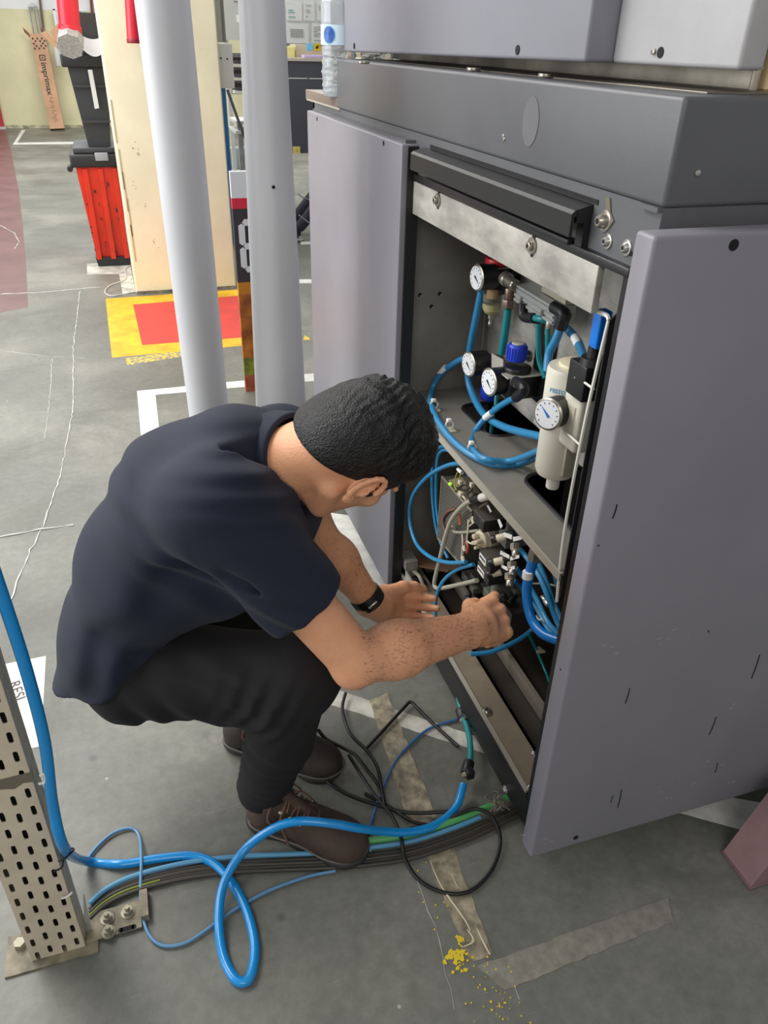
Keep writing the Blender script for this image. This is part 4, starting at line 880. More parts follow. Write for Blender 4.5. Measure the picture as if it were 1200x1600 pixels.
wire_y = mat('wire_yellow', (190, 180, 60), .5); wire_w = mat('wire_cream', (206, 198, 176), .5); wire_r = mat('wire_orange', (190, 84, 50), .5); wire_k = mat('wire_black', (30, 28, 28), .5)
def wires(label, lst, name='wire_bundle', cat='wires'):
    o = thing(name, label, cat, lst[0][0][0])
    for pts, r, m in lst: part('wire', MB().tube(pts, r, 6, 5), m, o)
    return o
wires('yellow and black wires on top of the power supply below hose end', [([X(718, 733, .74), X(712, 745, .74), X(711, 762, .74), X(720, 772, .74)], .0016, wire_y), ([X(722, 735, .74), X(717, 750, .74), X(715, 765, .74), X(726, 770, .74)], .0016, wire_y),
    ([X(712, 768, .74), X(725, 758, .735), X(738, 764, .74), X(730, 772, .74)], .0024, wire_k), ([X(714, 762, .738), X(728, 767, .735), X(737, 757, .74)], .0024, wire_k), ([X(716, 772, .738), X(724, 776, .735), X(730, 786, .74)], .003, wire_w)])
for (x, y, lb) in ((719, 754, 'left small white plug on top of the power supply'), (737, 758, 'right small white plug on top of the power supply'), (720, 772, 'lowest small white plug above the power supply')):
    p = X(x, y, .732); single('wire_plug', MB().box(p + V((-.004, -.006, -.005)), p + V((.006, .006, .006)), .001), wire_w, lb, 'plug')
big = MB().tube([X(x, y, .72) for x, y in ((748, 780), (728, 787), (708, 808), (697, 835), (687, 875), (679, 908), (681, 918), (690, 919), (720, 913), (745, 907))], .0062, 12, 8)
o = single('grey_vacuum_tube', big, mat('pale_grey_tube', (166, 164, 146), .35), 'thick pale grey tube bent in a long loop in front of the power supply', 'tube', None, 60)
part('end_sleeve', MB().cylb(X(737, 781, .72), X(754, 777, .72), .0085), blk2, o); part('end_cap', MB().cylb(X(752, 778, .72), X(765, 774, .72), .0105), wht, o)
single('grey_vacuum_tube', MB().tube([X(775, 900, .74), X(773, 915, .74), X(770, 945, .74)], .008, 10), gry, 'short pale grey tube going down behind the gripping hand', 'tube', None, 60)
single('thin_grey_tube', MB().tube([X(706, 818, .735), X(709, 830, .73), X(722, 832, .73), X(748, 829, .735)], .0042, 8), gry, 'thin grey tube into the round pressure sensor', 'tube', None, 60)
single('brown_tube', MB().tube([X(764, 786, .75), X(752, 792, .745), X(742, 806, .745), X(738, 815, .745)], .0045, 8), mat('tube_brown', (100, 86, 74), .4), 'brown tube above the upper black relay', 'tube', None, 60)
single('pink_tube', MB().tube([X(712, 795, .742), X(699, 800, .74), X(692, 812, .74), X(695, 828, .742)], .0035, 8), mat('tube_pink', (130, 84, 76), .4), 'reddish curved tube in front of power supply mesh', 'tube', None, 60)
# round pressure sensor
rs = thing('pressure_sensor', 'round cream pressure sensor with small ports amid the valves', 'sensor', X(758, 840, .74))
c = X(764, 840, .75); n_ = V((-1, -.25, .05)).normalized()
part('housing', MB().rev(c, c + n_ * .03, [(0, .026), (.5, .027), (.55, .024), (.9, .023), (1, .019)], 32), mat('sensor_cream', (196, 188, 162), .45), rs)
part('back_flange', MB().cylb(c - n_ * .012, c, .029), mat('flange_taupe', (140, 134, 116), .5), rs)
for (dx, dz, r) in ((.008, .010, .0065), (-.002, -.002, .0055), (.010, -.010, .005), (-.010, .006, .005), (-.006, -.014, .004)):
    q = c + n_ * .03 + V((0, dx, dz)); part('port', MB().cylb(q, q + n_ * .016, r, seg=12), mat('sensor_cream', (196, 188, 162), .45), rs)
q = X(743, 842, .716); part('red_port', MB().cylb(q, q + n_ * .004, .004), mat('port_red', (160, 50, 50), .5), rs)
# black relay boxes
def relay(lab, pa, w=.052, h=.034, dpt=.055, sticker=True):
    p = X(*pa, .715); o = thing('valve_box', lab, 'valve', p)
    part('body', MB().box(p + V((0, -w * .5, -h)), p + V((dpt, w * .5, 0)), .002), mat('relay_black', (34, 32, 32), .4), o)
    part('top_face', MB().box(p + V((.001, -w * .48, 0)), p + V((dpt, w * .48, .0015)), .0005), mat('relay_top', (74, 68, 60), .5), o)
    part('seam', MB().box(p + V((-.0006, -w * .22, -h)), p + V((dpt, -w * .19, .002))), mat('seam_grey', (96, 90, 80), .5), o, 0)
    if sticker:
        s = part('sticker', MB().box(p + V((-.0012, -w * .12, -h * .82)), p + V((0, w * .40, -h * .22))), ylw, o, 0); z = MB(); r = random.Random(int(pa[0]))
        for k in range(10):
            y = -w * .08 + k * w * .045; z.box(p + V((-.0018, y, -h * (.4 + .3 * r.random()))), p + V((-.0011, y + w * .02, -h * .35)))
        part('print', z, ink, s, 0)
    return o
relay('upper black valve box with white sticker below round sensor', (758, 869), .068, .030)
relay('lower black valve box with white sticker below round sensor', (755, 889), .068, .028)
relay('black relay without sticker above the round sensor', (748, 806), .060, .030, .06, False)
dm = mat('manifold_grey', (72, 70, 66), .35, .4)
for (lab, a, b) in (('dark grey valve manifold slab right of round sensor', (775, 800), (788, 862)), ('grey metal manifold slab under the shelf edge', (790, 800), (806, 880))):
    p = X(*a, .79); q = X(*b, .79); single('manifold_slab', MB().box((p.x, p.y - .02, q.z), (p.x + .06, p.y + .022, p.z + .01), .002), dm if 'dark' in lab else zin, lab, 'manifold')
for i, ((x, y), lab) in enumerate((((791, 838), 'upper'), ((787, 875), 'middle'), ((784, 893), 'lowest'))):
    p = X(x, y, .745); n2 = V((-.75, .35, -.35)).normalized()
    o = thing('round_connector', f'{lab} cream and black round connector pointing left by the labels', 'connector', p, 'round connectors on the manifold')
    part('collar', MB().cylb(p, p + n2 * .026, .0092, seg=16), mat('connector_cream', (204, 196, 172), .45), o)
    part('socket', MB().cylb(p + n2 * .022, p + n2 * .036, .0098, seg=16), blk2, o)
    part('socket_face', MB().cylb(p + n2 * .034, p + n2 * .0365, .007, seg=12), mat('socket_brown', (70, 44, 32), .5), o)
    part('backing', MB().cylb(p - n2 * .02, p, .011, seg=12), blk2, o)
for i, ((x, y), lab) in enumerate((((806, 850), 'upper'), ((801, 879), 'middle'), ((797, 896), 'lowest'))):
    p = X(x, y, .75); n2 = V((-.3, -.75, -.60)).normalized()
    o = thing('hex_fitting', f'{lab} nickel hose fitting on the right of the connectors', 'fitting', p, 'hose fittings on the manifold')
    part('nut', MB().cyl(p, p + n2 * .014, .0125, seg=6), nickel, o); part('sleeve', MB().cylb(p + n2 * .014, p + n2 * .032, .0095, seg=16), nickel, o)
    part('ring', MB().cylb(p + n2 * .010, p + n2 * .018, .0110, seg=16), mat('ring_brass', (170, 150, 110), .35, .6), o)
for i, (q, lab) in enumerate((([(787, 832), (800, 836), (799, 843), (786, 838)], 'top left'), ([(801, 839), (816, 837), (815, 843), (802, 846)], 'top right'), ([(782, 860), (796, 868), (795, 873), (781, 866)], 'middle left'), ([(797, 870), (811, 867), (811, 872), (797, 876)], 'middle right'), ([(783, 882), (794, 887), (793, 892), (783, 887)], 'lower left'), ([(795, 886), (804, 884), (804, 889), (796, 892)], 'lower right'), ([(777, 812), (780, 811), (785, 822), (782, 826)], 'highest, upright'), ([(760, 790), (763, 789), (768, 799), (766, 801)], 'one under the grey tube cap'))):
    o = single('marking_label', MB().prism([X(x, y, .738) for x, y in q], (.001, 0, 0)), ylw, f'{lab} white paper label on the valve manifold', 'label', 'white labels on the manifold', 0)
wires('white and orange wires with a clip left of the round sensor', [([X(732, 812, .73), X(731, 830, .727), X(730, 845, .727), X(738, 850, .73)], .0022, wire_w), ([X(722, 834, .73), X(723, 850, .727), X(721, 872, .727)], .0022, wire_w), ([X(729, 846, .73), X(731, 855, .728), X(729, 864, .728)], .003, wire_r), ([X(718, 802, .73), X(719, 820, .728)], .003, wire_r),
    ([X(731, 818, .73), X(738, 808, .727), X(741, 814, .727), X(734, 822, .73)], .002, wire_w)])
for (x, y, w, lab) in ((724, 858, 14, 'white wire clip left of the upper valve box'), (722, 874, 16, 'pale flat wire end beside the lower valve box'), (738, 815, 12, 'cream cable clip above round sensor'), (764, 904, 16, 'pale torn tag under the lower valve box')):
    a = X(x, y, .724); k = w / 800; single('wire_clip', MB().prism([a + V((0, k / 2, -.003)), a + V((0, k * .4, .006)), a + V((0, -k * .2, .009)), a + V((0, -k / 2, 0)), a + V((0, -.1 * k, -.006))], (.004, 0, 0)), wire_w, lab, 'clip', None, 0)
r = random.Random(5); q = MB()
# dark small valves behind the hand
vb = thing('valve_cluster', 'cluster of small dark valves and plugs above the gripping hand', 'valve', X(760, 920, .76))
for k in range(14):
    x = 735 + r.uniform(0, 75); y = 900 + r.uniform(0, 40); p = X(x, y, r.uniform(.75, .80)); s = r.uniform(.008, .02)
    part('plug', MB().cylb(p, p + V((r.uniform(-.02, .0), r.uniform(-.02, .02), r.uniform(-.02, .02))) + V((-.008, 0, 0)), s * .6, seg=12) if k % 2 else MB().box(p - V((s, s, s * .6)), p + V((s, s, s * .6)), .002), [dm, blk2, mat('valve_olive', (88, 90, 76), .4), blk2][k % 4], vb)
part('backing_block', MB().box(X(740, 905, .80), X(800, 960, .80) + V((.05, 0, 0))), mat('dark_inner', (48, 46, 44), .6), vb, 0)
# lower hoses
hose('blue hose making a wide loop left of the power supply', [X(727, 724, .715), X(700, 727, .71), X(668, 745, .705), X(645, 775, .70), X(640, 810, .70), X(650, 848, .70), X(672, 870, .705), X(700, 879, .715), X(728, 878, .73)], .0058, bl2)
hose('outer blue hose looping down behind the power supply from shelf edge', [X(712, 706, .72), X(695, 697, .72), X(681, 705, .725), X(676, 725, .73), X(676, 780, .74), X(684, 835, .75), X(700, 872, .76)], .0048, bl2)
hose('inner blue hose looping down behind the power supply from shelf edge', [X(735, 745, .72), X(722, 725, .72), X(705, 706, .72), X(690, 705, .725), X(683, 725, .735), X(682, 790, .745), X(690, 840, .75)], .0048, bl2, tags=[(X(716, 733, .718), X(722, 739, .718))])
hose('blue hose from behind the valve boxes curving down to cabinet floor', [X(740, 882, .74), X(715, 890, .73), X(695, 905, .72), X(684, 925, .71), X(680, 950, .71), X(682, 985, .71)], .0052, bl2)
tb = hose('thick strong blue hose with steel nut hanging below the shelf corner', [X(836, 868, .72), X(829, 890, .715), X(823, 925, .712), X(830, 965, .715), X(848, 990, .72), X(880, 1003, .74)], .0105, bld, seg=14, tags=[(X(825, 893, .708), X(824, 903, .708))])
part('steel_nut', MB().cyl(X(835, 873, .72), X(839, 858, .72), .0155, seg=6).cylb(X(838, 858, .72), X(841, 846, .72), .012), nickel, tb)
for i, (pts, lab) in enumerate((([(811, 857, .75), (822, 870, .76), (845, 905, .76), (870, 970, .76), (890, 1010, .76)], 'topmost of the blue hoses running from the nickel fittings behind thick hose'),
        ([(806, 888, .75), (820, 905, .77), (838, 935, .78), (858, 975, .78), (885, 1000, .77)], 'middle blue hose running from the nickel fittings behind thick hose'),
        ([(802, 906, .75), (815, 918, .79), (836, 945, .80), (852, 975, .80), (876, 1010, .79)], 'lowest blue hose running from the nickel fittings behind thick hose'),
        ([(838, 870, .77), (852, 905, .77), (866, 945, .77), (886, 985, .76)], 'straight blue hose slanting behind the steel nut'),
        ([(858, 872, .80), (864, 890, .80), (872, 920, .80)], 'short blue hose near the white sheet edge'))):
    hose(lab, [X(*p) for p in pts], .0062 if i < 4 else .005, bl2, group='blue hoses below the shelf corner')
hose('blue hose passing under the gripping hand on cabinet floor', [Z(735, 1022, .16), Z(770, 1018, .16), Z(810, 1000, .17), Z(835, 980, .2), Z(850, 960, .24)], .0065, bl2)
hose('thin teal hose slanting across the dark cabinet floor', [Z(826, 990, .2), Z(838, 1015, .15), Z(852, 1048, .12), Z(862, 1075, .12)], .004, teal)
p = Z(843, 1018, .145); single('adhesive_mount', MB().prism([p + V((-.012, -.006, 0)), p + V((.012, -.010, 0)), p + V((.006, .014, 0)), p + V((-.006, .012, 0))], (0, 0, .006)), wire_w, 'small white adhesive mount on dark cabinet floor', 'cable mount')
hose('white wire crossing behind the thick blue hose', [X(826, 912, .80), X(850, 912, .80), X(868, 915, .80)], .0022, wire_w, 'white_wire', 'wire')
hose('small white wire loop among the blue hoses', [X(838, 962, .79), X(842, 968, .79), X(850, 968, .79)], .0018, wire_w, 'white_wire', 'wire')
o = single('push_fitting', MB().cylb(X(852, 938, .79), X(858, 946, .79), .007).cylb(X(847, 932, .79), X(852, 938, .79), .005), nickel, 'tiny nickel fitting among the blue hoses', 'fitting')
# small latch hardware on the far rail
la = thing('latch_hardware', 'small dark latch hardware at far end of the cabinet base', 'latch', Z(655, 905, .15))
part('plate', MB().box(Z(650, 912, .132), Z(650, 912, .132) + V((.03, .06, .003))), dm, la, 0); part('hook', MB().tube([Z(646, 893, .15), Z(655, 900, .17), Z(662, 915, .15), Z(668, 920, .14)], .006, 8), mat('dull_bolt', (150, 145, 128), .5, .4), la); part('spring', MB().cylb(Z(655, 905, .14), Z(663, 912, .14), .01), blk2, la)
# ================================================================ bottles
def bottle(lab, x, y, hid=0):
    o = thing('water_bottle', lab, 'bottle', (x, y, 1.4), 'large water bottles on the ledge'); r = .052; pr = []
    for k in range(60):
        t = k / 59
        if t < .62: q = r * (1 - .06 * abs(math.sin(t * 60)))
        elif t < .8: q = r * (1 - .0)
        else: q = r * (1 - (t - .8) / .2 * .68)
        pr.append((t, q if k else r * .85))
    rb = MB().rev((x, y, 1.4005), (x, y, 1.70), pr, 32)
    rq = random.Random(2); rb.v = [(a + rq.gauss(0, .0016), b + rq.gauss(0, .0016), c_) if c_ < 1.52 else (a, b, c_) for a, b, c_ in rb.v]
    part('bottle_body', rb, mat('bottle_plastic', (245, 250, 252), .08, trans=.75), o, 60)
    part('water', MB().rev((x, y, 1.403), (x, y, 1.43), [(0, r * .8), (1, r * .9)], 20), mat('water_clear', (235, 240, 242), .02, trans=1.0), o, 60)
    l = part('label', MB().rev((x, y, 1.535), (x, y, 1.585), [(0, r + .001), (1, r + .001)], 32), mat('label_pale_blue', (214, 232, 244), .4), o, 60)
    ov = MB(); n = V((-.75, -.65, 0)).normalized()
    for (rx, rz, off, mm, nm) in ((.021, .024, .0016, mat('label_light_ring', (130, 196, 232), .4), 'ring_print'), (.018, .021, .0022, mat('label_blue', (30, 84, 166), .4), 'oval_print')):
        vs = [(x, y, 0)]; m2 = MB(); P = []
        for k in range(24):
            w = 2 * math.pi * k / 24; da = rx * math.cos(w) / r; aa = math.atan2(n.y, n.x) + da
            P.append((x + (r + off) * math.cos(aa), y + (r + off) * math.sin(aa), 1.560 + rz * math.sin(w)))
        c_ = (x + (r + off) * n.x, y + (r + off) * n.y, 1.560); m2.raw([c_] + P, [(0, k + 1, (k + 1) % 24 + 1) for k in range(24)]); part(nm, m2, mm, l, 0)
    part('cap', MB().cylb((x, y, 1.70), (x, y, 1.722), .016), mat('cap_blue', (40, 110, 200), .4), o)
BP = V(onz(523, 152, 1.40)); BP = BP + V((.022, .03, 0)); print('BOTTLE', BP); bottle('clear ribbed water bottle with blue oval label standing at ledge corner', BP.x, BP.y)
bottle('second clear water bottle standing behind the first under the upper housing', BP.x + .13, BP.y + .03)
# ================================================================ floor hoses
G = lambda x, y, z=.006: V(onz(x, y, z))
mainh = hose('long bright blue air hose coming down the post and looping on the floor', [V(ony(-230, 300, 1.0)), V(ony(-110, 610, 1.0)), V(ony(-42, 800, .995)), V(ony(6, 938, .99)), V(ony(42, 1050, .985)), V(ony(70, 1160, .98)), V(ony(83, 1260, .975)), V(ony(101, 1325, .973)), G(132, 1345, .03), G(190, 1350, .012), G(250, 1341, .010), G(305, 1338, .010), G(345, 1358, .012), G(380, 1410, .012), G(398, 1475, .010), G(390, 1528, .009), G(368, 1530, .009), G(348, 1490, .009), G(342, 1430, .02), G(352, 1375, .035), G(385, 1325, .06), G(430, 1293, .105), G(470, 1283, .128), G(520, 1287, .122), G(560, 1294, .10), G(600, 1299, .055), G(640, 1300, .03), G(680, 1289, .02), G(712, 1262, .02), G(724, 1225, .04)], .0095, bl, seg=14)
hose('thin pale blue tube winding on floor between the post and thick loop', [G(135, 1345), G(150, 1325), G(175, 1303), G(203, 1294), G(217, 1305), G(221, 1340, .02), G(220, 1400), G(228, 1450), G(250, 1476), G(285, 1475), G(320, 1455), G(360, 1425), G(420, 1392), G(480, 1370), G(524, 1361)], .0035, mat('pale_blue_tube', (92, 140, 178), .35))
hose('thin blue tube arcing over the floor tape to the cabinet base', [G(732, 1120), G(700, 1128), G(665, 1142), G(632, 1172), G(612, 1200), G(595, 1240), G(583, 1275), G(575, 1305)], .0035, mat('dusk_blue_tube', (60, 104, 160), .4))
hose('teal and blue hose with black couplings beside cabinet base', [G(716, 1090, .06), G(722, 1112, .05), G(733, 1150, .05), G(735, 1180, .05), G(733, 1198, .045)], .0075, teal)
for (a, b, lab) in (((719, 1108), (724, 1124), 'upper black hose coupling beside the cabinet base'), ((733, 1190), (728, 1210), 'lower black hose coupling on top of the blue hose')):
    o = thing('hose_coupling', lab, 'coupling', G(*a, .04)); part('sleeve', MB().cylb(G(*a, .048), G(*b, .042), .014), blk2, o); part('collar', MB().cylb(G(b[0] - 1, b[1] - 3, .044), G(b[0] + 1, b[1] + 4, .04), .011), bronze, o)
    part('lug', MB().box(G(*b, .05) + V((.0, -.01, -.012)), G(*b, .05) + V((.02, .012, .012)), .003), blk2, o)
# bundle of cables along the floor
def run(lab, off, r, m, pts, z=.006):
    return hose(lab, [G(x, y + off, z) for x, y in pts], r, m, 'floor_cable', 'cable', 'cable bundle crossing the floor')
base = [(140, 1412), (165, 1390), (200, 1372), (250, 1357), (310, 1345), (380, 1338), (450, 1335), (520, 1332), (580, 1327), (640, 1318), (700, 1300), (750, 1280), (795, 1258), (830, 1240)]
left = base[:7]; right = base[7:]
run('pale blue hose on floor from post base to the shoe heel', 0, .0055, mat('dusty_blue', (86, 150, 186), .45), base[:9], .012)
run('green hose in floor bundle between shoe and cabinet', -14, .0078, mat('green_hose', (88, 168, 98), .4), right, .016)
run('dusty pale blue hose just below the green hose', -3, .0055, mat('dusty_blue', (86, 150, 186), .45), right[:5], .012)
for i, o_ in enumerate((9, 14, 19, 24)): run(('first', 'second', 'third', 'fourth')[i] + ' dark cable under the coloured hoses of the floor bundle', o_, .0045, mat('cable_dark', (60, 56, 49), .5), base, .005 + (i % 2) * .003)
run('thin yellow green wire at lower left edge of floor bundle', 18, .0022, mat('yellow_green_wire', (124, 138, 50), .5), left[:4], .01)
single('cable_clip_plate', MB().box((-.155, 1.0, 0), (-.14, 1.06, .02)), mat('dirty_cream_plate', (136, 128, 106), .6, var=.2, vscale=24), 'small dirty plate edge at the post foot beside cables', 'plate')
bc_ = mat('black_cable', (22, 21, 21), .42)
hose('black cable making a big round loop over torn tape', [G(545, 1180, .03), G(580, 1235, .03), G(612, 1275, .03), G(627, 1310, .03), G(632, 1340, .012), G(655, 1375, .006), G(695, 1395), G(735, 1392), G(768, 1360), G(782, 1315, .012), G(770, 1278, .03), G(745, 1264, .03), G(715, 1272, .025), G(680, 1288, .012), G(645, 1284, .012), G(610, 1262), G(570, 1240)], .0042, bc_, 'black_cable', 'cable')
hose('black cable arching from the elbow shadow to the shoe front', [G(540, 1083, .02), G(535, 1105, .02), G(540, 1130, .03), G(550, 1150, .03), G(575, 1175, .03), G(590, 1200, .03), G(596, 1230, .02), G(602, 1262, .01)], .0045, bc_, 'black_cable', 'cable')
hose('black cable bent in a sharp peak over the white tape strip', [G(570, 1172, .008), G(600, 1140, .01), G(630, 1107, .014), G(641, 1097, .016), G(652, 1106, .014), G(672, 1126, .01), G(700, 1152, .008), G(716, 1166, .008)], .0046, bc_, 'black_cable', 'cable')
hose('black cable curling around the front of the left shoe', [G(497, 1140, .06), G(510, 1155, .05), G(535, 1168, .05), G(555, 1180, .05), G(575, 1205, .04), G(590, 1225, .02), G(597, 1245, .01)], .0045, bc_, 'black_cable', 'cable')
hose('black cable lying low between both shoes', [G(485, 1190, .02), G(505, 1215, .015), G(540, 1240, .01), G(590, 1258, .01), G(640, 1270, .01), G(700, 1268, .02)], .0045, bc_, 'black_cable', 'cable')
sk = MB()
for k in range(7): a = G(770 + r.uniform(-10, 24), 1255 + r.uniform(-5, 6), .015); sk.tube([a + V((r.gauss(0, .012), r.gauss(0, .012), r.uniform(0, .02))) for _ in range(5)], .0015, 5, 5)
o = single('frayed_shielding', sk, mat('frayed_grey', (120, 112, 104), .5, .3), 'frayed grey wire strands at end of the green hose', 'wire strands'); o['kind'] = 'stuff'
# ================================================================ figures: smooth fields turned into one surface
class Field:
    def __init__(s, lo, hi, h):
        s.lo = np.array(lo, np.float32); s.h = h; s.n = np.ceil((np.array(hi) - s.lo) / h).astype(int) + 1
        s.a = np.full(s.n, .25, np.float32)
    def _sl(s, lo, hi):
        i0 = np.clip(np.floor((np.array(lo) - s.lo) / s.h).astype(int), 0, s.n); i1 = np.clip(np.ceil((np.array(hi) - s.lo) / s.h).astype(int) + 1, 0, s.n)
        sl = tuple(slice(a, b) for a, b in zip(i0, i1))
        ax = [s.lo[k] + s.h * np.arange(i0[k], i1[k], dtype=np.float32) for k in range(3)]
        return sl, ax[0][:, None, None], ax[1][None, :, None], ax[2][None, None, :]
    def _mix(s, sl, d, k, sub=False):
        a = s.a[sl]
        if a.size == 0: return
        if sub:
            b = -d; hh = np.maximum(k - np.abs(a - b), 0) / max(k, 1e-6); s.a[sl] = np.maximum(a, b) + hh * hh * k * .25
        else:
            hh = np.maximum(k - np.abs(a - d), 0) / max(k, 1e-6); s.a[sl] = np.minimum(a, d) - hh * hh * k * .25
    def cone(s, a, b, r1, r2=None, k=.02, sub=False, flat=None, fk=1.0):
        a = np.array(a, np.float32); b = np.array(b, np.float32); r2 = r1 if r2 is None else r2; m = max(r1, r2) * max(1, fk) + k + .03
        sl, X, Y, Z = s._sl(np.minimum(a, b) - m, np.maximum(a, b) + m)
        ab = b - a; L2 = float(ab @ ab) + 1e-9
        t = np.clip(((X - a[0]) * ab[0] + (Y - a[1]) * ab[1] + (Z - a[2]) * ab[2]) / L2, 0, 1)
        dx, dy, dz = X - a[0] - t * ab[0], Y - a[1] - t * ab[1], Z - a[2] - t * ab[2]
        if flat is not None:      # stretch the section along a direction
            f = np.array(flat, np.float32); f = f / np.linalg.norm(f); q = dx * f[0] + dy * f[1] + dz * f[2]; q2 = q * (1 / fk - 1)
            dx, dy, dz = dx + q2 * f[0], dy + q2 * f[1], dz + q2 * f[2]
        s._mix(sl, np.sqrt(dx * dx + dy * dy + dz * dz) - (r1 + (r2 - r1) * t), k, sub); return s
    def ell(s, c, r, ax=None, k=.02, sub=False):
        c = np.array(c, np.float32); r = np.array(r, np.float32); m = float(r.max()) + k + .03
        sl, X, Y, Z = s._sl(c - m, c + m); X, Y, Z = X - c[0], Y - c[1], Z - c[2]
        if ax is None: p, q, w = X, Y, Z
        else: p, q, w = (X * a[0] + Y * a[1] + Z * a[2] for a in ax)
        k0 = np.sqrt((p / r[0]) ** 2 + (q / r[1]) ** 2 + (w / r[2]) ** 2); k1 = np.sqrt((p / r[0] ** 2) ** 2 + (q / r[1] ** 2) ** 2 + (w / r[2] ** 2) ** 2) + 1e-6
        s._mix(sl, k0 * (k0 - 1) / k1, k, sub); return s
    def plane(s, p, n, lo=None, hi=None, k=.004):   # cut away the side the normal points to
        p = np.array(p); n = np.array(n) / np.linalg.norm(n); hi_ = s.lo + s.h * s.n
        sl, X, Y, Z = s._sl(s.lo if lo is None else lo, hi_ if hi is None else hi)
        s._mix(sl, -((X - p[0]) * n[0] + (Y - p[1]) * n[1] + (Z - p[2]) * n[2]), k, True); return s
    def fn(s, f, lo=None, hi=None):
        hi_ = s.lo + s.h * s.n; sl, X, Y, Z = s._sl(s.lo if lo is None else lo, hi_ if hi is None else hi); s.a[sl] += f(X, Y, Z).astype(np.float32); return s
    def mesh(s, name, m, parent, ang=None, smooth=1, dec=None):
        a = s.a; n = a.shape; neg = a < 0
        c = neg[:-1, :-1, :-1].astype(np.int8)
        acc = np.zeros(tuple(k - 1 for k in n), np.int8)
        for i in (0, 1):
            for j in (0, 1):
                for k in (0, 1): acc += neg[i:n[0] - 1 + i, j:n[1] - 1 + j, k:n[2] - 1 + k]
        act = np.argwhere((acc > 0) & (acc < 8)); idx = np.full(acc.shape, -1, np.int64); idx[tuple(act.T)] = np.arange(len(act))
        co = {}
        for i in (0, 1):
            for j in (0, 1):
                for k in (0, 1): co[i, j, k] = a[act[:, 0] + i, act[:, 1] + j, act[:, 2] + k]
        sm = np.zeros((len(act), 3)); cnt = np.zeros(len(act))
        for p in co:
            for d in range(3):
                if p[d] == 0:
                    q = tuple(1 if e == d else p[e] for e in range(3)); A, B = co[p], co[q]; x = (A < 0) != (B < 0)
                    t = np.where(x, A / np.where(x, A - B, 1), 0)
                    pt = np.tile(np.array(p, float), (len(act), 1)); pt[:, d] = t; sm[x] += pt[x]; cnt[x] += 1
        vs = (act + sm / cnt[:, None]) * s.h + s.lo
        F = []
        for d in range(3):
            e = [k for k in range(3) if k != d]
            lo = [slice(None)] * 3; hi = [slice(None)] * 3; lo[d] = slice(0, n[d] - 1); hi[d] = slice(1, n[d])
            A, B = neg[tuple(lo)], neg[tuple(hi)]; ch = np.argwhere(A != B)
            ok = np.ones(len(ch), bool)
            for q in e: ok &= (ch[:, q] > 0) & (ch[:, q] < n[q] - 1)
            ch = ch[ok]; fl = A[tuple(ch.T)]
            def g(u, v):
                w = ch.copy(); w[:, e[0]] -= u; w[:, e[1]] -= v; return idx[tuple(w.T)]
            Q = np.stack([g(1, 1), g(0, 1), g(0, 0), g(1, 0)], 1)
            if d == 1: fl = ~fl
            Q[~fl] = Q[~fl][:, ::-1]; F.append(Q)
        F = np.concatenate(F)
        if smooth:
            ed = np.concatenate([F[:, [0, 1]], F[:, [1, 2]], F[:, [2, 3]], F[:, [3, 0]]]); 
            for _ in range(smooth):
                S2 = np.zeros_like(vs); N = np.bincount(ed[:, 0], minlength=len(vs)) + np.bincount(ed[:, 1], minlength=len(vs))
                for q in range(3): S2[:, q] = np.bincount(ed[:, 0], weights=vs[ed[:, 1], q], minlength=len(vs)) + np.bincount(ed[:, 1], weights=vs[ed[:, 0], q], minlength=len(vs))
                vs = vs * .5 + S2 / N[:, None] * .5
        me = bpy.data.meshes.new(name); me.vertices.add(len(vs)); me.vertices.foreach_set('co', vs.astype(np.float32).ravel())
        me.loops.add(len(F) * 4); me.loops.foreach_set('vertex_index', F.astype(np.int32).ravel())
        me.polygons.add(len(F)); me.polygons.foreach_set('loop_start', np.arange(0, len(F) * 4, 4, dtype=np.int32))
        me.update(calc_edges=True); me.validate(); me.polygons.foreach_set('use_smooth', np.ones(len(me.polygons), bool))
        if ang: me.set_sharp_from_angle(angle=math.radians(ang))
        return link(name, me, m, parent)
def nz(v): v = np.array(v, float); return v / np.linalg.norm(v)
A3 = lambda *a: np.array(a, float)
PY = lambda px, py, y: np.array(ony(px, py, y))
# ---------------------------------------------------------------- joints of the crouching man
hipR, hipL = A3(-.085, 1.27, .43), A3(-.075, 1.46, .42)
kneeR, ankR = PY(468, 1052, 1.10), A3(.135, 1.165, .11)
kneeL, ankL = A3(.27, 1.50, .43), A3(.13, 1.415, .12)
shR, shL = PY(352, 800, 1.10), PY(446, 694, 1.40)
elR = PY(556, 1032, 1.00); wrR = PY(738, 983, 1.10)
wrL = PY(580, 942, 1.33); elL = PY(498, 838, 1.36)
neckB = (shR + shL) / 2 + A3(.03, 0, .02)
hu = nz(A3(.88, -.10, .42)); hf = A3(.42, -.06, -.90); hf = nz(hf - hu * (hf @ hu)); hl = np.cross(hu, hf)   # head: up, forward, side
if hl[1] < 0: hl = -hl
hc = PY(558, 700, 1.16)
_a = math.radians(22); hf, hl = hf * math.cos(_a) + hl * math.sin(_a), hl * math.cos(_a) - hf * math.sin(_a)
HS = 1.14
print('JOINTS', 'neck', neckB.round(3), 'head', hc.round(3), 'upper arm', round(float(np.linalg.norm(shR - elR)), 3), 'fore', round(float(np.linalg.norm(elR - wrR)), 3), 'foreL', round(float(np.linalg.norm(elL - wrL)), 3), 'thigh', round(float(np.linalg.norm(hipR - kneeR)), 3), 'shank', round(float(np.linalg.norm(kneeR - ankR)), 3))
man = thing('person', 'crouching man in navy polo shirt and black trousers reaching into the open cabinet', 'person', (0.05, 1.3, 0))
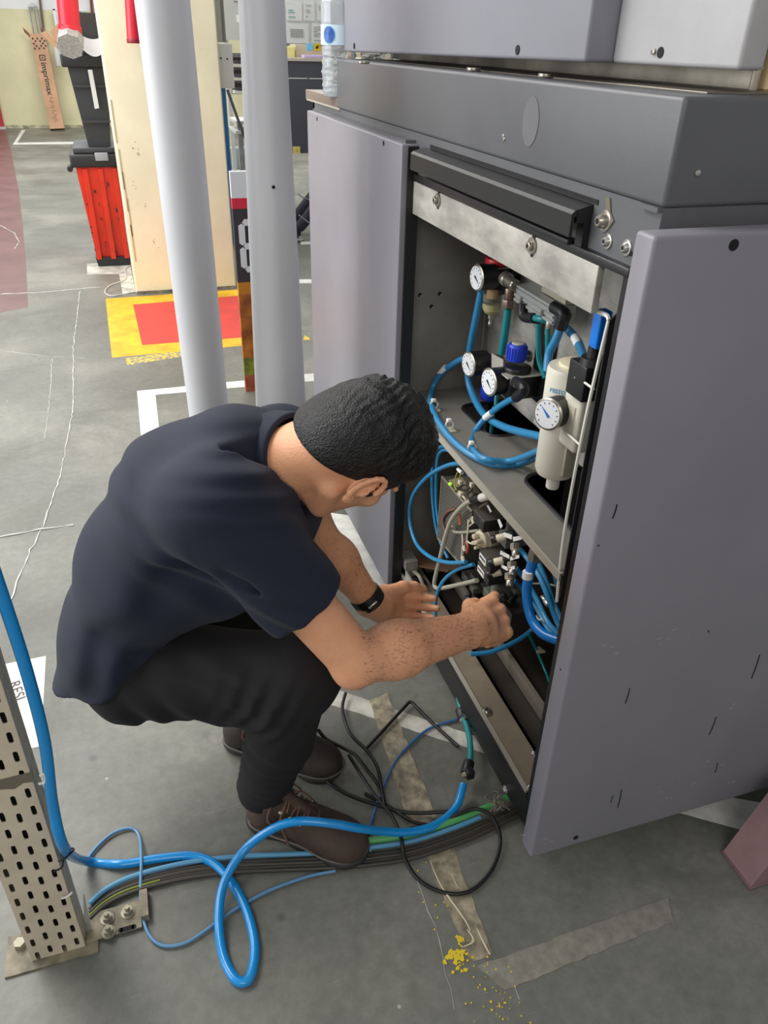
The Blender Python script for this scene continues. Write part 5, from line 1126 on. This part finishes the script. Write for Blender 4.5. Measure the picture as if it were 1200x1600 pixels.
# skin material with warmer and redder areas
skin = mat('skin', (222, 158, 120), .5, var=0, col2=(236, 176, 136), vscale=14, thr=(.3, .7), bump=.25, bscale=220)
skin.node_tree.nodes['Principled BSDF'].inputs['Subsurface Weight'].default_value = .08
skin.node_tree.nodes['Principled BSDF'].inputs['Subsurface Radius'].default_value = (.02, .008, .004)
# ---- body (one surface): arms, hands, neck, head, trunk hidden under the clothes
B = Field((-.14, .86, .28), (.80, 1.56, 1.12), .0026)
B.cone(PY(230, 960, 1.36), PY(270, 860, 1.34), .05, .05, .03); B.cone(PY(270, 860, 1.34), neckB - A3(.04, 0, .08), .05, .06, .03)
def arm(sh, el, wr, rs=1.0):
    B.cone(sh, el, .052 * rs, .043 * rs, .02)
    d = nz(wr - el); B.cone(el, el + (wr - el) * .35, .042 * rs, .050 * rs, .015); B.cone(el + (wr - el) * .3, wr, .0495 * rs, .0325 * rs, .02)
arm(shR, elR, wrR, 1.06); arm(shL, elL, wrL, .92)
B.ell(elR - A3(.012, .008, .016), (.026, .026, .028), k=.02)         # elbow point
def digit(p, dirs, lens, rads, k=.006, G=1.0):
    p = np.array(p)
    for d, l, (ra, rb) in zip(dirs, lens, rads):
        q = p + nz(d) * l * G; B.cone(p, q, ra * G, rb * G, k); p = q
    return p
def rot(v, ax, deg):
    a = math.radians(deg); ax = nz(ax); return v * math.cos(a) + np.cross(ax, v) * math.sin(a) + ax * (ax @ v) * (1 - math.cos(a))
# right hand: a grip, back of the hand to the camera
def frame(w, tgt):
    d = nz(tgt - w); vb = nz(CAM - w); n = nz(vb - d * (vb @ d)); l = np.cross(d, n)
    return (d, n, -l if l[2] > 0 else l)
GR = 1.17
d, nb, lat = frame(wrR, PY(805, 950, 1.175))
W_ = lambda a, b, c: wrR + (d * a + lat * b + nb * c) * GR
B.cone(W_(-.01, 0, 0), W_(.03, 0, 0), .027 * GR, .029 * GR, .012, flat=lat, fk=1.15)
rx = np.cross(d, -nb)
for i in range(4):
    kn = W_(.082 - abs(i - 1.2) * .004, (i - 1.45) * .0205, .008 - abs(i - 1.2) * .0025)
    B.cone(W_(.016, (i - 1.5) * .013, .002), kn, .018 * GR, .0118 * GR, .008)
    B.ell(kn + nb * .003, (.0118 * GR,) * 3, k=.006)
    s = (1.0, 1.06, 1.0, .84)[i]; sp = (i - 1.5) * .07
    d1 = nz(rot(d, rx, 26 + i * 7) + lat * sp * 1.4); d2 = rot(d, rx, 102 + i * 5); d3 = rot(d, rx, 160)
    t_ = digit(kn, (d1, d2, d3), (.042 * s, .027 * s, .019 * s), ((.0108, .0098), (.0098, .0088), (.0088, .0074)), .0035, GR)
B.ell(W_(.052, .004, -.008), (.044 * GR, .036 * GR, .018 * GR), (d, lat, nb), .012)
digit(W_(.02, -.022, -.010), (nz(d * .8 - lat * .40 - nb * .4), nz(d * .95 + lat * .0 - nb * .4), nz(d * .7 + lat * .35 - nb * .6)), (.042, .032, .026), ((.017, .0135), (.0125, .0110), (.0108, .0088)), .010, GR)
# left hand: palm towards the camera, open, thumb on the upper side
GL = 1.12
dL, nL, laL = frame(wrL, PY(672, 952, 1.38))
Q_ = lambda a, b, c: wrL + (dL * a + laL * b + nL * c) * GL
B.cone(Q_(-.01, 0, 0), Q_(.03, 0, 0), .025 * GL, .027 * GL, .012, flat=laL, fk=1.2)
B.ell(Q_(.052, .004, -.004), (.046 * GL, .039 * GL, .018 * GL), (dL, laL, nL), .015)
ry = np.cross(dL, nL)
for i in range(4):
    kn = Q_(.086 - abs(i - 1.2) * .004, (i - 1.1) * .0185, -.004)
    B.cone(Q_(.02, (i - 1.5) * .012, 0), kn, .016 * GL, .0108 * GL, .012)
    s = (.98, 1.05, 1.0, .8)[i]; cu = (26, 34, 42, 50)[i]
    e1, e2, e3 = (rot(dL, ry, cu * q) for q in (.7, 1.5, 2.0))
    digit(kn, (nz(e1 + laL * (i - 1.5) * .06), e2, e3), (.038 * s, .025 * s, .019 * s), ((.0100, .0093), (.0092, .0083), (.0082, .0070)), .0035, GL)
B.ell(Q_(.036, -.020, .006), (.032 * GL, .018 * GL, .016 * GL), (nz(dL * .9 - laL * .4), laL, nL), .012)
digit(Q_(.040, -.026, .006), (nz(dL * .95 - laL * .36 + nL * .1), nz(dL - laL * .12), nz(dL + laL * .05)), (.040, .034, .030), ((.0150, .0128), (.0122, .0108), (.0105, .0080)), .008, GL)
# neck and head
H = lambda u, f, l=0.0: hc + (hu * u + hf * f + hl * l) * HS
def hell(c, r, ax=None, k=.02, sub=False): B.ell(c, tuple(q * HS for q in r), ax, k, sub)
B.cone(neckB - hu * .05, H(-.055, -.018), .062, .058, .03)
B.cone(neckB - hu * .03 + A3(0, 0, .0), H(-.03, -.045), .052, .052, .03)
hell(H(.012, -.010), (.098, .094, .074), (hu, hf, hl), .02)          # cranium
hell(H(-.035, .040), (.072, .054, .056), (hu, hf, hl), .025)         # face
hell(H(-.085, .040), (.030, .046, .044), (hu, hf, hl), .02)          # jaw
hell(H(-.104, .068), (.016, .018, .020), (hu, hf, hl), .014)         # chin
for sgn in (-1, 1):
    B.cone(H(-.062, -.008, sgn * .056), H(-.094, .040, sgn * .040), .018, .016, .02)   # jaw line
    hell(H(-.018, .068, sgn * .040), (.018, .018, .018), (hu, hf, hl), .016)  # cheekbone
    hell(H(.006, .088, sgn * .030), (.010, .010, .016), (hu, hf, hl), .012, sub=True)  # eye socket
    hell(H(.004, .079, sgn * .030), (.0115, .0115, .0125), (hu, hf, hl), .004)  # eyeball
    B.cone(H(.022, .087, sgn * .015), H(.024, .078, sgn * .045), .007, .006, .008)   # brow
    # ear: disc, rim, lobe
    eo = H(-.012, -.006, sgn * .074); sd = hl * sgn
    hell(eo + sd * .002, (.031, .020, .008), (nz(hu - hf * .15), nz(hf + hu * .15), hl), .006)
    rim = []
    for k in range(11):
        w = math.radians(-75 + 24 * k); rim.append(eo + sd * .015 - hf * (.021 * math.cos(w) * 1.0) + hu * (.034 * math.sin(w)) - hf * .001)
    for a, b in zip(rim, rim[1:]): B.cone(a, b, .0050, .0050, .002)
    hell(eo + sd * .012 - hu * .034 + hf * .000, (.010, .009, .006), (hu, hf, hl), .004)
    hell(eo + sd * .014 + hf * .001, (.017, .010, .011), (hu, hf, hl), .003, sub=True)
    B.cone(eo + sd * .010 + hf * .012 - hu * .002, eo + sd * .010 + hf * .012 - hu * .012, .004, .0035, .004)   # tragus
B.cone(H(.012, .088), H(-.026, .108), .008, .0115, .008); hell(H(-.030, .098, .011), (.008, .009, .008), (hu, hf, hl), .006); hell(H(-.030, .098, -.011), (.008, .009, .008), (hu, hf, hl), .006)
B.cone(H(-.056, .088, -.016), H(-.056, .088, .016), .0065, .0065, .006); B.cone(H(-.066, .086, -.013), H(-.066, .086, .013), .007, .007, .006)
body = B.mesh('body', skin, man, smooth=1); del B
_n = len(body.data.vertices); _co = np.empty(_n * 3, np.float32); body.data.vertices.foreach_get('co', _co); _co = _co.reshape(-1, 3) + np.array(man.location, np.float32)
_no = np.empty(_n * 3, np.float32); body.data.vertices.foreach_get('normal', _no); _no = _no.reshape(-1, 3)
rh = np.random.RandomState(5); ah = MB()
for (e_, w_, num) in ((elR, wrR, 1500), (elL, wrL, 700)):
    ax_ = nz(w_ - e_); L_ = float(np.linalg.norm(w_ - e_)); t_ = (_co - e_) @ ax_; ds_ = np.linalg.norm(_co - e_ - np.outer(t_, ax_), axis=1)
    ids = np.where((t_ > -.02) & (t_ < L_ * 1.05) & (ds_ < .075))[0]
    for q in rh.choice(ids, num):
        p = V(_co[q]); n_1 = V(_no[q]); dd = V(ax_ + rh.normal(0, .35, 3)); dd = (dd - n_1 * dd.dot(n_1)).normalized(); sd_ = dd.cross(n_1) * .00022; ln_ = rh.uniform(.004, .009)
        ah.raw([p + sd_, p - sd_, p + n_1 * .0012 + dd * ln_ * .5 - sd_ * .8, p + n_1 * .0012 + dd * ln_ * .5 + sd_ * .8, p + n_1 * .0018 + dd * ln_], [(0, 1, 2, 3), (3, 2, 4)])
o = part('arm_hair', ah, mat('arm_hair_brown', (92, 62, 46), .6), man, 0); o['kind'] = 'stuff'
# ---- hair
hairm = mat('black_hair', (8, 7, 8), .38, col2=(26, 24, 24), vscale=90, thr=(.45, .75), bump=.9, bscale=300)
HR = Field(hc - .19, hc + .19, .0026)
HR.ell(H(.020, -.010), tuple(q * HS for q in (.104, .100, .082)), (hu, hf, hl), .01); HR.ell(H(.062, .040), tuple(q * HS for q in (.058, .052, .062)), (hu, hf, hl), .03)   # front quiff
HR.ell(H(-.030, -.048), tuple(q * HS for q in (.062, .056, .066)), (hu, hf, hl), .03)     # nape
def hnoise(X, Y, Z):
    p = [(X - hc[0]) * a[0] + (Y - hc[1]) * a[1] + (Z - hc[2]) * a[2] for a in (hu, hf, hl)]
    u, f, l = p
    w = np.clip((u + .0) / .08, .12, 1)
    return (.0016 * np.sin(l * 330 + 5 * np.sin(u * 60 + f * 40)) + .0012 * np.sin(f * 420 + 4 * np.sin(l * 90)) + .0022 * np.sin(u * 90 + f * 70 + l * 50)) * w
HR.fn(hnoise)
HR.plane(H(.052, .052), hf * .95 - hu * .62, k=.012)                # forehead line
HR.plane(H(-.018, -.02), -hu * .8 + hf * .55, k=.006)     # line sweeping from brow past the ear down to the nape
for sg in (-1, 1): HR.ell(H(-.016, -.002, sg * .08), (.033, .021, .03), (hu, hf, hl), .004, sub=True)
HR.cone(H(.026, .030, .066), H(-.016, .030, .0655), .010, .006, .01); HR.cone(H(.026, .030, -.066), H(-.016, .030, -.0655), .010, .006, .01)
hair = HR.mesh('hair', hairm, man, smooth=1); del HR
eb = MB()
for sg in (-1, 1): eb.tube([H(.026, .092, sg * .012), H(.031, .090, sg * .028), H(.026, .078, sg * .046)], .004, 8)
part('eyebrows', eb, hairm, man)
# ---- shirt
navy = mat('navy_pique_cotton', (19, 27, 48), .85, var=.04, vscale=5, bump=.35, bscale=700)
navy.node_tree.nodes['Principled BSDF'].inputs['Sheen Weight'].default_value = .04
Sh = Field((-.40, .84, .26), (.52, 1.66, 1.10), .0042)
pel = (hipR + hipL) / 2
spine = [pel + A3(-.06, 0, .05), pel + A3(-.07, -.01, .15), pel + A3(-.03, -.04, .27), pel + A3(.05, -.07, .36)]
fl = nz(shL - shR)
chest = (shR + shL) / 2 + A3(-.055, 0, -.05)
cp = [PY(188, 985, 1.365), PY(224, 876, 1.34), PY(288, 776, 1.30), PY(368, 732, 1.26)]
chest = cp[3]
rr_ = [.116, .116, .120, .110]
lats = [nz(hipL - hipR), nz(hipL - hipR), nz((hipL - hipR) / .19 + fl), fl]
for i in range(3): Sh.cone(cp[i], cp[i + 1], rr_[i], rr_[i + 1], .05, flat=lats[i], fk=1.42)
Sh.cone(shR + A3(-.03, .04, -.01), shL + A3(-.03, -.04, -.01), .082, .082, .06)
Sh.cone(chest, neckB + A3(.0, 0, -.01), .09, .072, .05)
Sh.cone(neckB + A3(-.03, -.06, -.02), neckB + A3(-.03, .06, -.02), .07, .07, .05)
# tail of the shirt behind and below
tl = PY(113, 1058, 1.37) + A3(-.012, 0, -.06); tr_ = PY(176, 1066, 1.23) + A3(.0, 0, -.05)
Sh.cone(cp[0] + A3(-.0, .0, .01), tl + A3(.0, 0, -.0), .105, .048, .05, flat=lats[0], fk=1.6)
Sh.cone(cp[0] + A3(.0, -.06, .0), tr_, .09, .045, .05)
# belly and front, hanging over the lap
Sh.cone(cp[0] + A3(.10, -.0, .03), chest + A3(.06, .0, -.08), .085, .10, .05, flat=lats[1], fk=1.35)
Sh.cone(PY(250, 915, 1.24), PY(400, 880, 1.18), .085, .09, .05)
# bottom hem plane
ha, hb_, hd = PY(76, 1074, 1.38), PY(150, 1100, 1.20), PY(335, 1008, 1.10)
pn = np.cross(hb_ - ha, hd - ha); pn = nz(pn)
if pn[2] > 0: pn = -pn
Sh.plane(ha, pn, hi=A3(.30, 1.66, .80), k=.006)
# sleeves
def sleeve(sh, el, t, r0, r1):
    e = sh + (el - sh) * t; Sh.cone(sh + (sh - el) * .03, e + (el - sh) * .08, r0, r1, .045); return e
hemR = sleeve(shR, elR, .60, .086, .078); hemL = sleeve(shL, elL, .62, .075, .075)
# soft folds: ridges and furrows that follow the cloth
def fold(a, b, r, depth, up=True, k=.028):
    (Sh.cone(a, b, r, r * .5, k) if up else Sh.cone(a, b, r, r * .5, k, sub=True))
rf = random.Random(11)
def sil(px, py, y): return PY(px, py, y)
def wr(X, Y, Z):
    g = np.zeros(np.broadcast(X, Y, Z).shape, np.float32)
    for (c, dr, wl, am, rad) in WR:
        dd = (X - c[0]) ** 2 + (Y - c[1]) ** 2 + (Z - c[2]) ** 2
        ph = (X - c[0]) * dr[0] + (Y - c[1]) * dr[1] + (Z - c[2]) * dr[2]
        g += am * np.sin(ph * (6.283 / wl) + 1.5 * np.sin(ph * 9 + 20 * (Z - c[2]))) * np.exp(-dd / (2 * rad * rad))
    return g
ua = nz(elR - shR)
WR = [(shR + A3(.05, -.02, .04), nz(A3(.2, .6, 1)), .045, .0042, .06), (PY(395, 720, 1.15), nz(A3(.1, .5, 1)), .05, .0038, .07),
      (shR + ua * .16 + A3(0, -.05, -.02), nz(A3(.5, .1, 1)), .055, .0045, .07), (cp[1] + A3(-.02, -.15, .06), nz(A3(.7, .3, -.6)), .085, .004, .12),
      (cp[0] + A3(0, -.14, .02), nz(A3(.8, 0, -.5)), .07, .0045, .09), (PY(330, 900, 1.1), nz(A3(.6, 0, .8)), .07, .0055, .09),
      (PY(440, 670, 1.28), nz(A3(.7, .3, .7)), .04, .003, .05), (cp[2] + A3(-.1, -.02, .06), nz(A3(.5, .2, 1)), .09, .003, .12)]
Sh.fn(wr)
# a furrow where the sleeve leaves the trunk
Sh.cone(PY(352, 905, 1.02), PY(440, 930, 1.0), .010, .004, .02, sub=True)
# openings
Sh.plane(hemR, elR - shR, lo=hemR - A3(.08, .14, .20), hi=hemR + A3(.20, .12, .16))
Sh.plane(hemL, elL - shL, lo=hemL - A3(.12, .09, .16), hi=hemL + A3(.2, .12, .14))
Sh.cone(hemR - ua * .035, hemR + ua * .06, .062, .064, .003, sub=True); ul = nz(elL - shL); Sh.cone(hemL - ul * .03, hemL + ul * .06, .058, .060, .003, sub=True)
# neck opening
nd = nz(H(-.055, -.018) - neckB)
Sh.plane(neckB + nd * .055, nd, lo=neckB - A3(.1, .12, .05), hi=neckB + A3(.25, .16, .25), k=.01)
shirt = Sh.mesh('polo_shirt', navy, man, smooth=3); del Sh
# collar: a folded band round the neck
CO = Field(neckB - A3(.16, .17, .17), neckB + A3(.20, .17, .17), .0026)
o_ = neckB + nd * .020 + A3(0, 0, .002)
CO.cone(o_ - nd * .045, o_ + nd * .07, .100, .080, .002, flat=fl, fk=1.06)
CO.cone(o_ - nd * .1, o_ + nd * .1, .092, .066, .003, sub=True, flat=fl, fk=1.05)
CO.plane(o_ + nd * .050, nd, k=.004); CO.plane(o_ - nd * .014 + A3(0, 0, 0), -nd - hf * .12, k=.004)
CO.mesh('collar', navy, man, smooth=2)
# ---- trousers
trm = mat('black_twill', (21, 19, 20), .85, var=.08, vscale=6, bump=.3, bscale=500)
T = Field((-.34, .92, .02), (.46, 1.72, .70), .0045)
T.cone(hipR + A3(-.02, .03, -.015), hipL + A3(-.02, -.03, -.015), .106, .106, .05)
T.cone(pel + A3(-.01, 0, .02), PY(230, 940, 1.36), .09, .07, .05, flat=lats[0], fk=1.3)
def leg(hip, knee, ank, out):
    T.cone(hip, knee, .104, .076, .035); T.ell(knee + A3(.008, 0, .005), (.074, .074, .074), k=.03)
    T.cone(knee + A3(-.015, 0, -.03), ank + (knee - ank) * .45, .072, .068, .03); T.cone(ank + (knee - ank) * .5, ank + A3(-.004, 0, .012), .068, .058, .02)
    T.cone(knee + A3(-.05, out, -.06), hip + A3(.09, out, -.05), .062, .078, .03)
leg(hipR, kneeR, ankR, .0); leg(hipL, kneeL, ankL, .0)
WR = [(kneeR + A3(-.07, -.04, -.05), nz(A3(1, 0, -.6)), .034, .0060, .055), (ankR + A3(0, -.03, .05), nz(A3(.2, 0, 1)), .035, .0055, .06), (kneeR + A3(-.15, -.05, .0), nz(A3(.6, .1, 1)), .07, .0045, .09),
      (hipR + A3(.02, -.08, .0), nz(A3(1, 0, .4)), .09, .005, .1), (ankR + A3(0, -.03, .16), nz(A3(.6, 0, 1)), .07, .004, .08), (hipR + A3(.03, -.03, -.09), nz(A3(1, .3, .2)), .05, .003, .09)]
T.fn(wr)
T.plane(ankR + A3(0, 0, -.035), A3(-.1, 0, -1), lo=A3(-.3, .9, .0), hi=A3(.46, 1.31, .12), k=.006); T.plane(ankL + A3(0, 0, -.035), A3(0, 0, -1), lo=A3(-.3, 1.32, .0), hi=A3(.46, 1.7, .12), k=.006)
T.mesh('trousers', trm, man, smooth=2); del T
sm_ = MB(); sp_ = [kneeR + A3(.0, -.078, .01), kneeR + A3(-.02, -.076, -.08), ankR + A3(-.02, -.066, .14), ankR + A3(-.015, -.06, .02)]
# ---- shoes
sole = mat('dark_sole', (44, 42, 40), .6); lth = mat('brown_nubuck', (68, 53, 43), .75, var=.14, vscale=16, bump=.3, bscale=160)
lthb = mat('dark_nubuck', (46, 40, 36), .7, var=.12, vscale=16, bump=.3, bscale=160); lacem = mat('brown_lace', (104, 74, 60), .7); wtrim = mat('grey_welt', (92, 88, 82), .6)
def shoe(heel, toe, leather, lab, pitch=0.0):
    heel = A3(*heel); toe = A3(*toe); f = toe - heel; L = float(np.linalg.norm(f)); f = nz(f); s_ = np.cross(A3(0, 0, 1), f); s_ = nz(s_); u = np.cross(f, s_)
    P = lambda a, b, c: heel + f * (a * L) + s_ * b + u * c
    lo = np.minimum(heel, toe) - .09; hi = np.maximum(heel, toe) + A3(.09, .09, .19)
    ax = (f, s_, u); U_ = Field(lo, hi, .003)
    U_.ell(P(.84, -.004, .036), (.050, .049, .036), ax, .02); U_.ell(P(.66, -.002, .044), (.070, .050, .042), ax, .03); U_.ell(P(.42, 0, .055), (.075, .040, .050), ax, .03)
    U_.ell(P(.16, 0, .048), (.048, .037, .052), ax, .03); U_.cone(P(.16, 0, .05), P(.22, 0, .095), .036, .043, .025)
    U_.plane(P(0, 0, .020), -u, k=.003); U_.cone(P(.20, 0, .085), P(.21, 0, .16), .036, .040, .004, sub=True)
    up_ = U_.mesh('shoe', leather, man, smooth=1); up_['label'] = lab
    So = Field(lo, hi, .003)
    So.ell(P(.80, -.003, .014), (.064, .055, .030), ax, .02); So.ell(P(.5, 0, .014), (.09, .044, .03), ax, .02); So.ell(P(.17, 0, .014), (.057, .043, .03), ax, .02)
    So.plane(P(0, 0, .024), u, k=.002); So.plane(P(0, 0, .001), -u, k=.001); So.mesh('sole', sole, up_, smooth=1)
    we = MB(); we.tube([P(a, b, .0245) for a, b in ((.02, .0), (.06, -.032), (.2, -.041), (.5, -.043), (.72, -.054), (.9, -.046), (1.0, -.012), (.99, .02), (.88, .045), (.7, .05), (.5, .043), (.2, .04), (.05, .03))], .0028, 6, 4, closed=True); part('welt', we, wtrim, up_)
    # laces and eyelets following the instep
    top = lambda a: .050 + (.62 - a) * .115 + .040
    for i, a in enumerate((.34, .42, .50, .58)):
        h_ = top(a) - .004
        part('lace', MB().tube([P(a, -.028, h_ - .014), P(a + .02, -.010, h_ + .001), P(a + .04, .010, h_ + .000), P(a + .045, .028, h_ - .016)], .0024, 6), lacem, up_)
        part('lace', MB().tube([P(a, .028, h_ - .014), P(a + .02, .010, h_ + .002), P(a + .04, -.010, h_ + .001), P(a + .045, -.028, h_ - .016)], .0024, 6), lacem, up_)
        for b in (-.030, .030): part('eyelet', MB().cylb(P(a, b, h_ - .018), P(a, b * 1.12, h_ - .0135), .0045, seg=10), nickel, up_)
    h_ = top(.34)
    for pts in ([(.34, 0, h_ + .002), (.28, -.03, h_ + .004), (.26, -.052, h_ - .03), (.34, -.050, h_ - .035), (.36, -.01, h_)], [(.34, 0, h_ + .002), (.30, .03, h_ + .004), (.34, .046, h_ - .02), (.40, .036, h_ - .018), (.36, .006, h_)], [(.34, 0, h_), (.36, -.045, h_ - .03), (.42, -.056, .05), (.44, -.058, .034)], [(.34, 0, h_), (.42, .03, h_ - .012), (.52, .040, h_ - .05)]):
        part('lace', MB().tube([P(*q) for q in pts], .0024, 6), lacem, up_)
    part('tongue', MB().tube([P(.28, 0, top(.28) + .008), P(.36, 0, top(.36) - .006), P(.60, 0, top(.6) - .010)], lambda t: .017 - .003 * t, 12), leather, up_)
    return up_
shoe(onz(392, 1278, 0), onz(572, 1338, 0), lth, 'brown nubuck lace-up shoe nearest the camera')
shoe((.075, 1.435, .0), (.335, 1.24, .0), lthb, 'dark shoe of the left foot, mostly hidden')
# ---- watch
dw = nz(wrL - elL); wc = wrL - dw * .018; w1 = nz(np.cross(dw, A3(0, 0, 1))); w2 = np.cross(dw, w1)
wb_ = MB(); ring = [wc + (w1 * math.cos(a) + w2 * math.sin(a)) * .0345 for a in [2 * math.pi * k / 28 for k in range(28)]]
for off in (-.013, -.0085, -.004, 0, .004, .0085, .013): wb_.tube([p + dw * off for p in ring], .0034, 6, 1, closed=True, smooth=False)
wo = part('wristwatch', wb_, mat('watch_black', (18, 18, 20), .35), man, label='black wristwatch strap with steel clasp')
vv = nz(CAM - wc); vv = nz(vv - dw * (vv @ dw)); part('clasp', MB().cylb(wc + vv * .0375 - np.cross(dw, vv) * .012, wc + vv * .0375 + np.cross(dw, vv) * .012, .0035), chrome, wo)
# small button on the placket
q = PY(487, 826, 1.19)
# ================================================================ seated person far behind (only a leg and a shoe show)
sp2 = thing('person', 'person seated behind the cabinet, only dark trouser leg and black sneaker visible', 'person', (1.75, 7.3, 0))
Q = Field((1.25, 6.75, 0), (2.85, 7.85, 1.5), .014)
hp = A3(2.35, 7.35, .50)
for s in (-1, 1):
    k_ = A3(1.93, 7.28 + s * .12, .50); an = A3(1.54, 7.18 + s * .14, .12); Q.cone(hp + A3(0, s * .09, 0), k_, .085, .065, .03); Q.cone(k_, an, .062, .048, .02)
Q.cone(hp, hp + A3(.04, 0, .1), .13, .13, .04)
Q.mesh('trousers', mat('dark_denim', (44, 46, 58), .8), sp2, smooth=1)
Q = Field((1.25, 6.75, .4), (2.85, 7.95, 1.6), .014)
Q.cone(hp + A3(.04, 0, .1), hp + A3(.02, 0, .48), .12, .13, .05, flat=A3(0, 1, 0), fk=1.3)
for s in (-1, 1): Q.cone(hp + A3(.02, s * .19, .48), hp + A3(-.02, s * .24, .20), .055, .045, .04)
Q.mesh('shirt', mat('grey_shirt', (90, 92, 100), .8), sp2, smooth=1)
Q = Field((1.25, 6.75, .5), (2.85, 7.95, 1.7), .012)
for s in (-1, 1):
    e = hp + A3(-.02, s * .24, .20); w = hp + A3(-.28, s * .14, .16); Q.cone(e, w, .038, .026, .02); 
    for j in range(4): Q.cone(w + A3(-.03, (j - 1.5) * .014, 0), w + A3(-.11, (j - 1.5) * .02, -.01), .010, .008, .006)
    Q.cone(w, w + A3(-.05, -s * .045, 0), .012, .009, .01)
Q.cone(hp + A3(.0, 0, .5), hp + A3(-.02, 0, .62), .055, .055, .03); Q.ell(hp + A3(-.02, 0, .72), (.095, .075, .115), k=.02); Q.ell(hp + A3(-.115, 0, .70), (.015, .012, .02), k=.01)
for s in (-1, 1): Q.ell(hp + A3(0, s * .078, .71), (.016, .01, .028), k=.005)
Q.mesh('body', skin, sp2, smooth=1)
Q = Field((2.05, 7.0, .9), (2.7, 7.7, 1.6), .012); Q.ell(hp + A3(.008, 0, .75), (.098, .082, .108), k=.02); Q.plane(hp + A3(-.03, 0, .72), A3(-.8, 0, -.6)); Q.mesh('hair', hairm, sp2, smooth=1)
for s in (-1, 1):
    Q = Field((1.2, 6.9, 0), (1.8, 7.7, .25), .008); an = A3(1.50, 7.18 + s * .14, .07)
    Q.cone(an, an + A3(-.11, -.03, -.02), .045, .040, .03); Q.plane(A3(0, 0, .02), A3(0, 0, -1)); o = Q.mesh('shoe', mat('sneaker_black', (24, 24, 26), .4), sp2, smooth=1)
    Q = Field((1.2, 6.9, 0), (1.8, 7.7, .08), .006); Q.cone(an + A3(.02, 0, -.05), an + A3(-.12, -.03, -.05), .048, .044, .02); Q.plane(A3(0, 0, .024), A3(0, 0, 1)); Q.plane(A3(0, 0, .002), A3(0, 0, -1)); Q.mesh('sole', mat('sneaker_sole', (200, 200, 198), .6), o, smooth=1)
st_ = thing('stool', 'dark stool under the seated person behind the cabinet', 'stool', (2.36, 7.35, 0))
part('seat', MB().cylb((2.36, 7.35, .32), (2.36, 7.35, .37), .19), blk, st_)
for k in range(4): a = math.pi / 4 + k * math.pi / 2; part('leg', MB().cylb((2.36 + .16 * math.cos(a), 7.35 + .16 * math.sin(a), 0), (2.36 + .12 * math.cos(a), 7.35 + .12 * math.sin(a), .33), .014), gal, st_)
for (pts, lb) in (([(466, 303), (474, 309), (484, 313), (500, 330), (530, 352)], 'upper pale cable crossing the dark trouser leg'), ([(467, 336), (476, 343), (486, 350), (500, 358), (530, 366)], 'lower pale cable above the black sneaker')):
    single('pale_cable', MB().tube([ony(x, y, 6.85) for x, y in pts] + [onz(548, 372, .006)], .006, 6), gal, lb, 'cable')
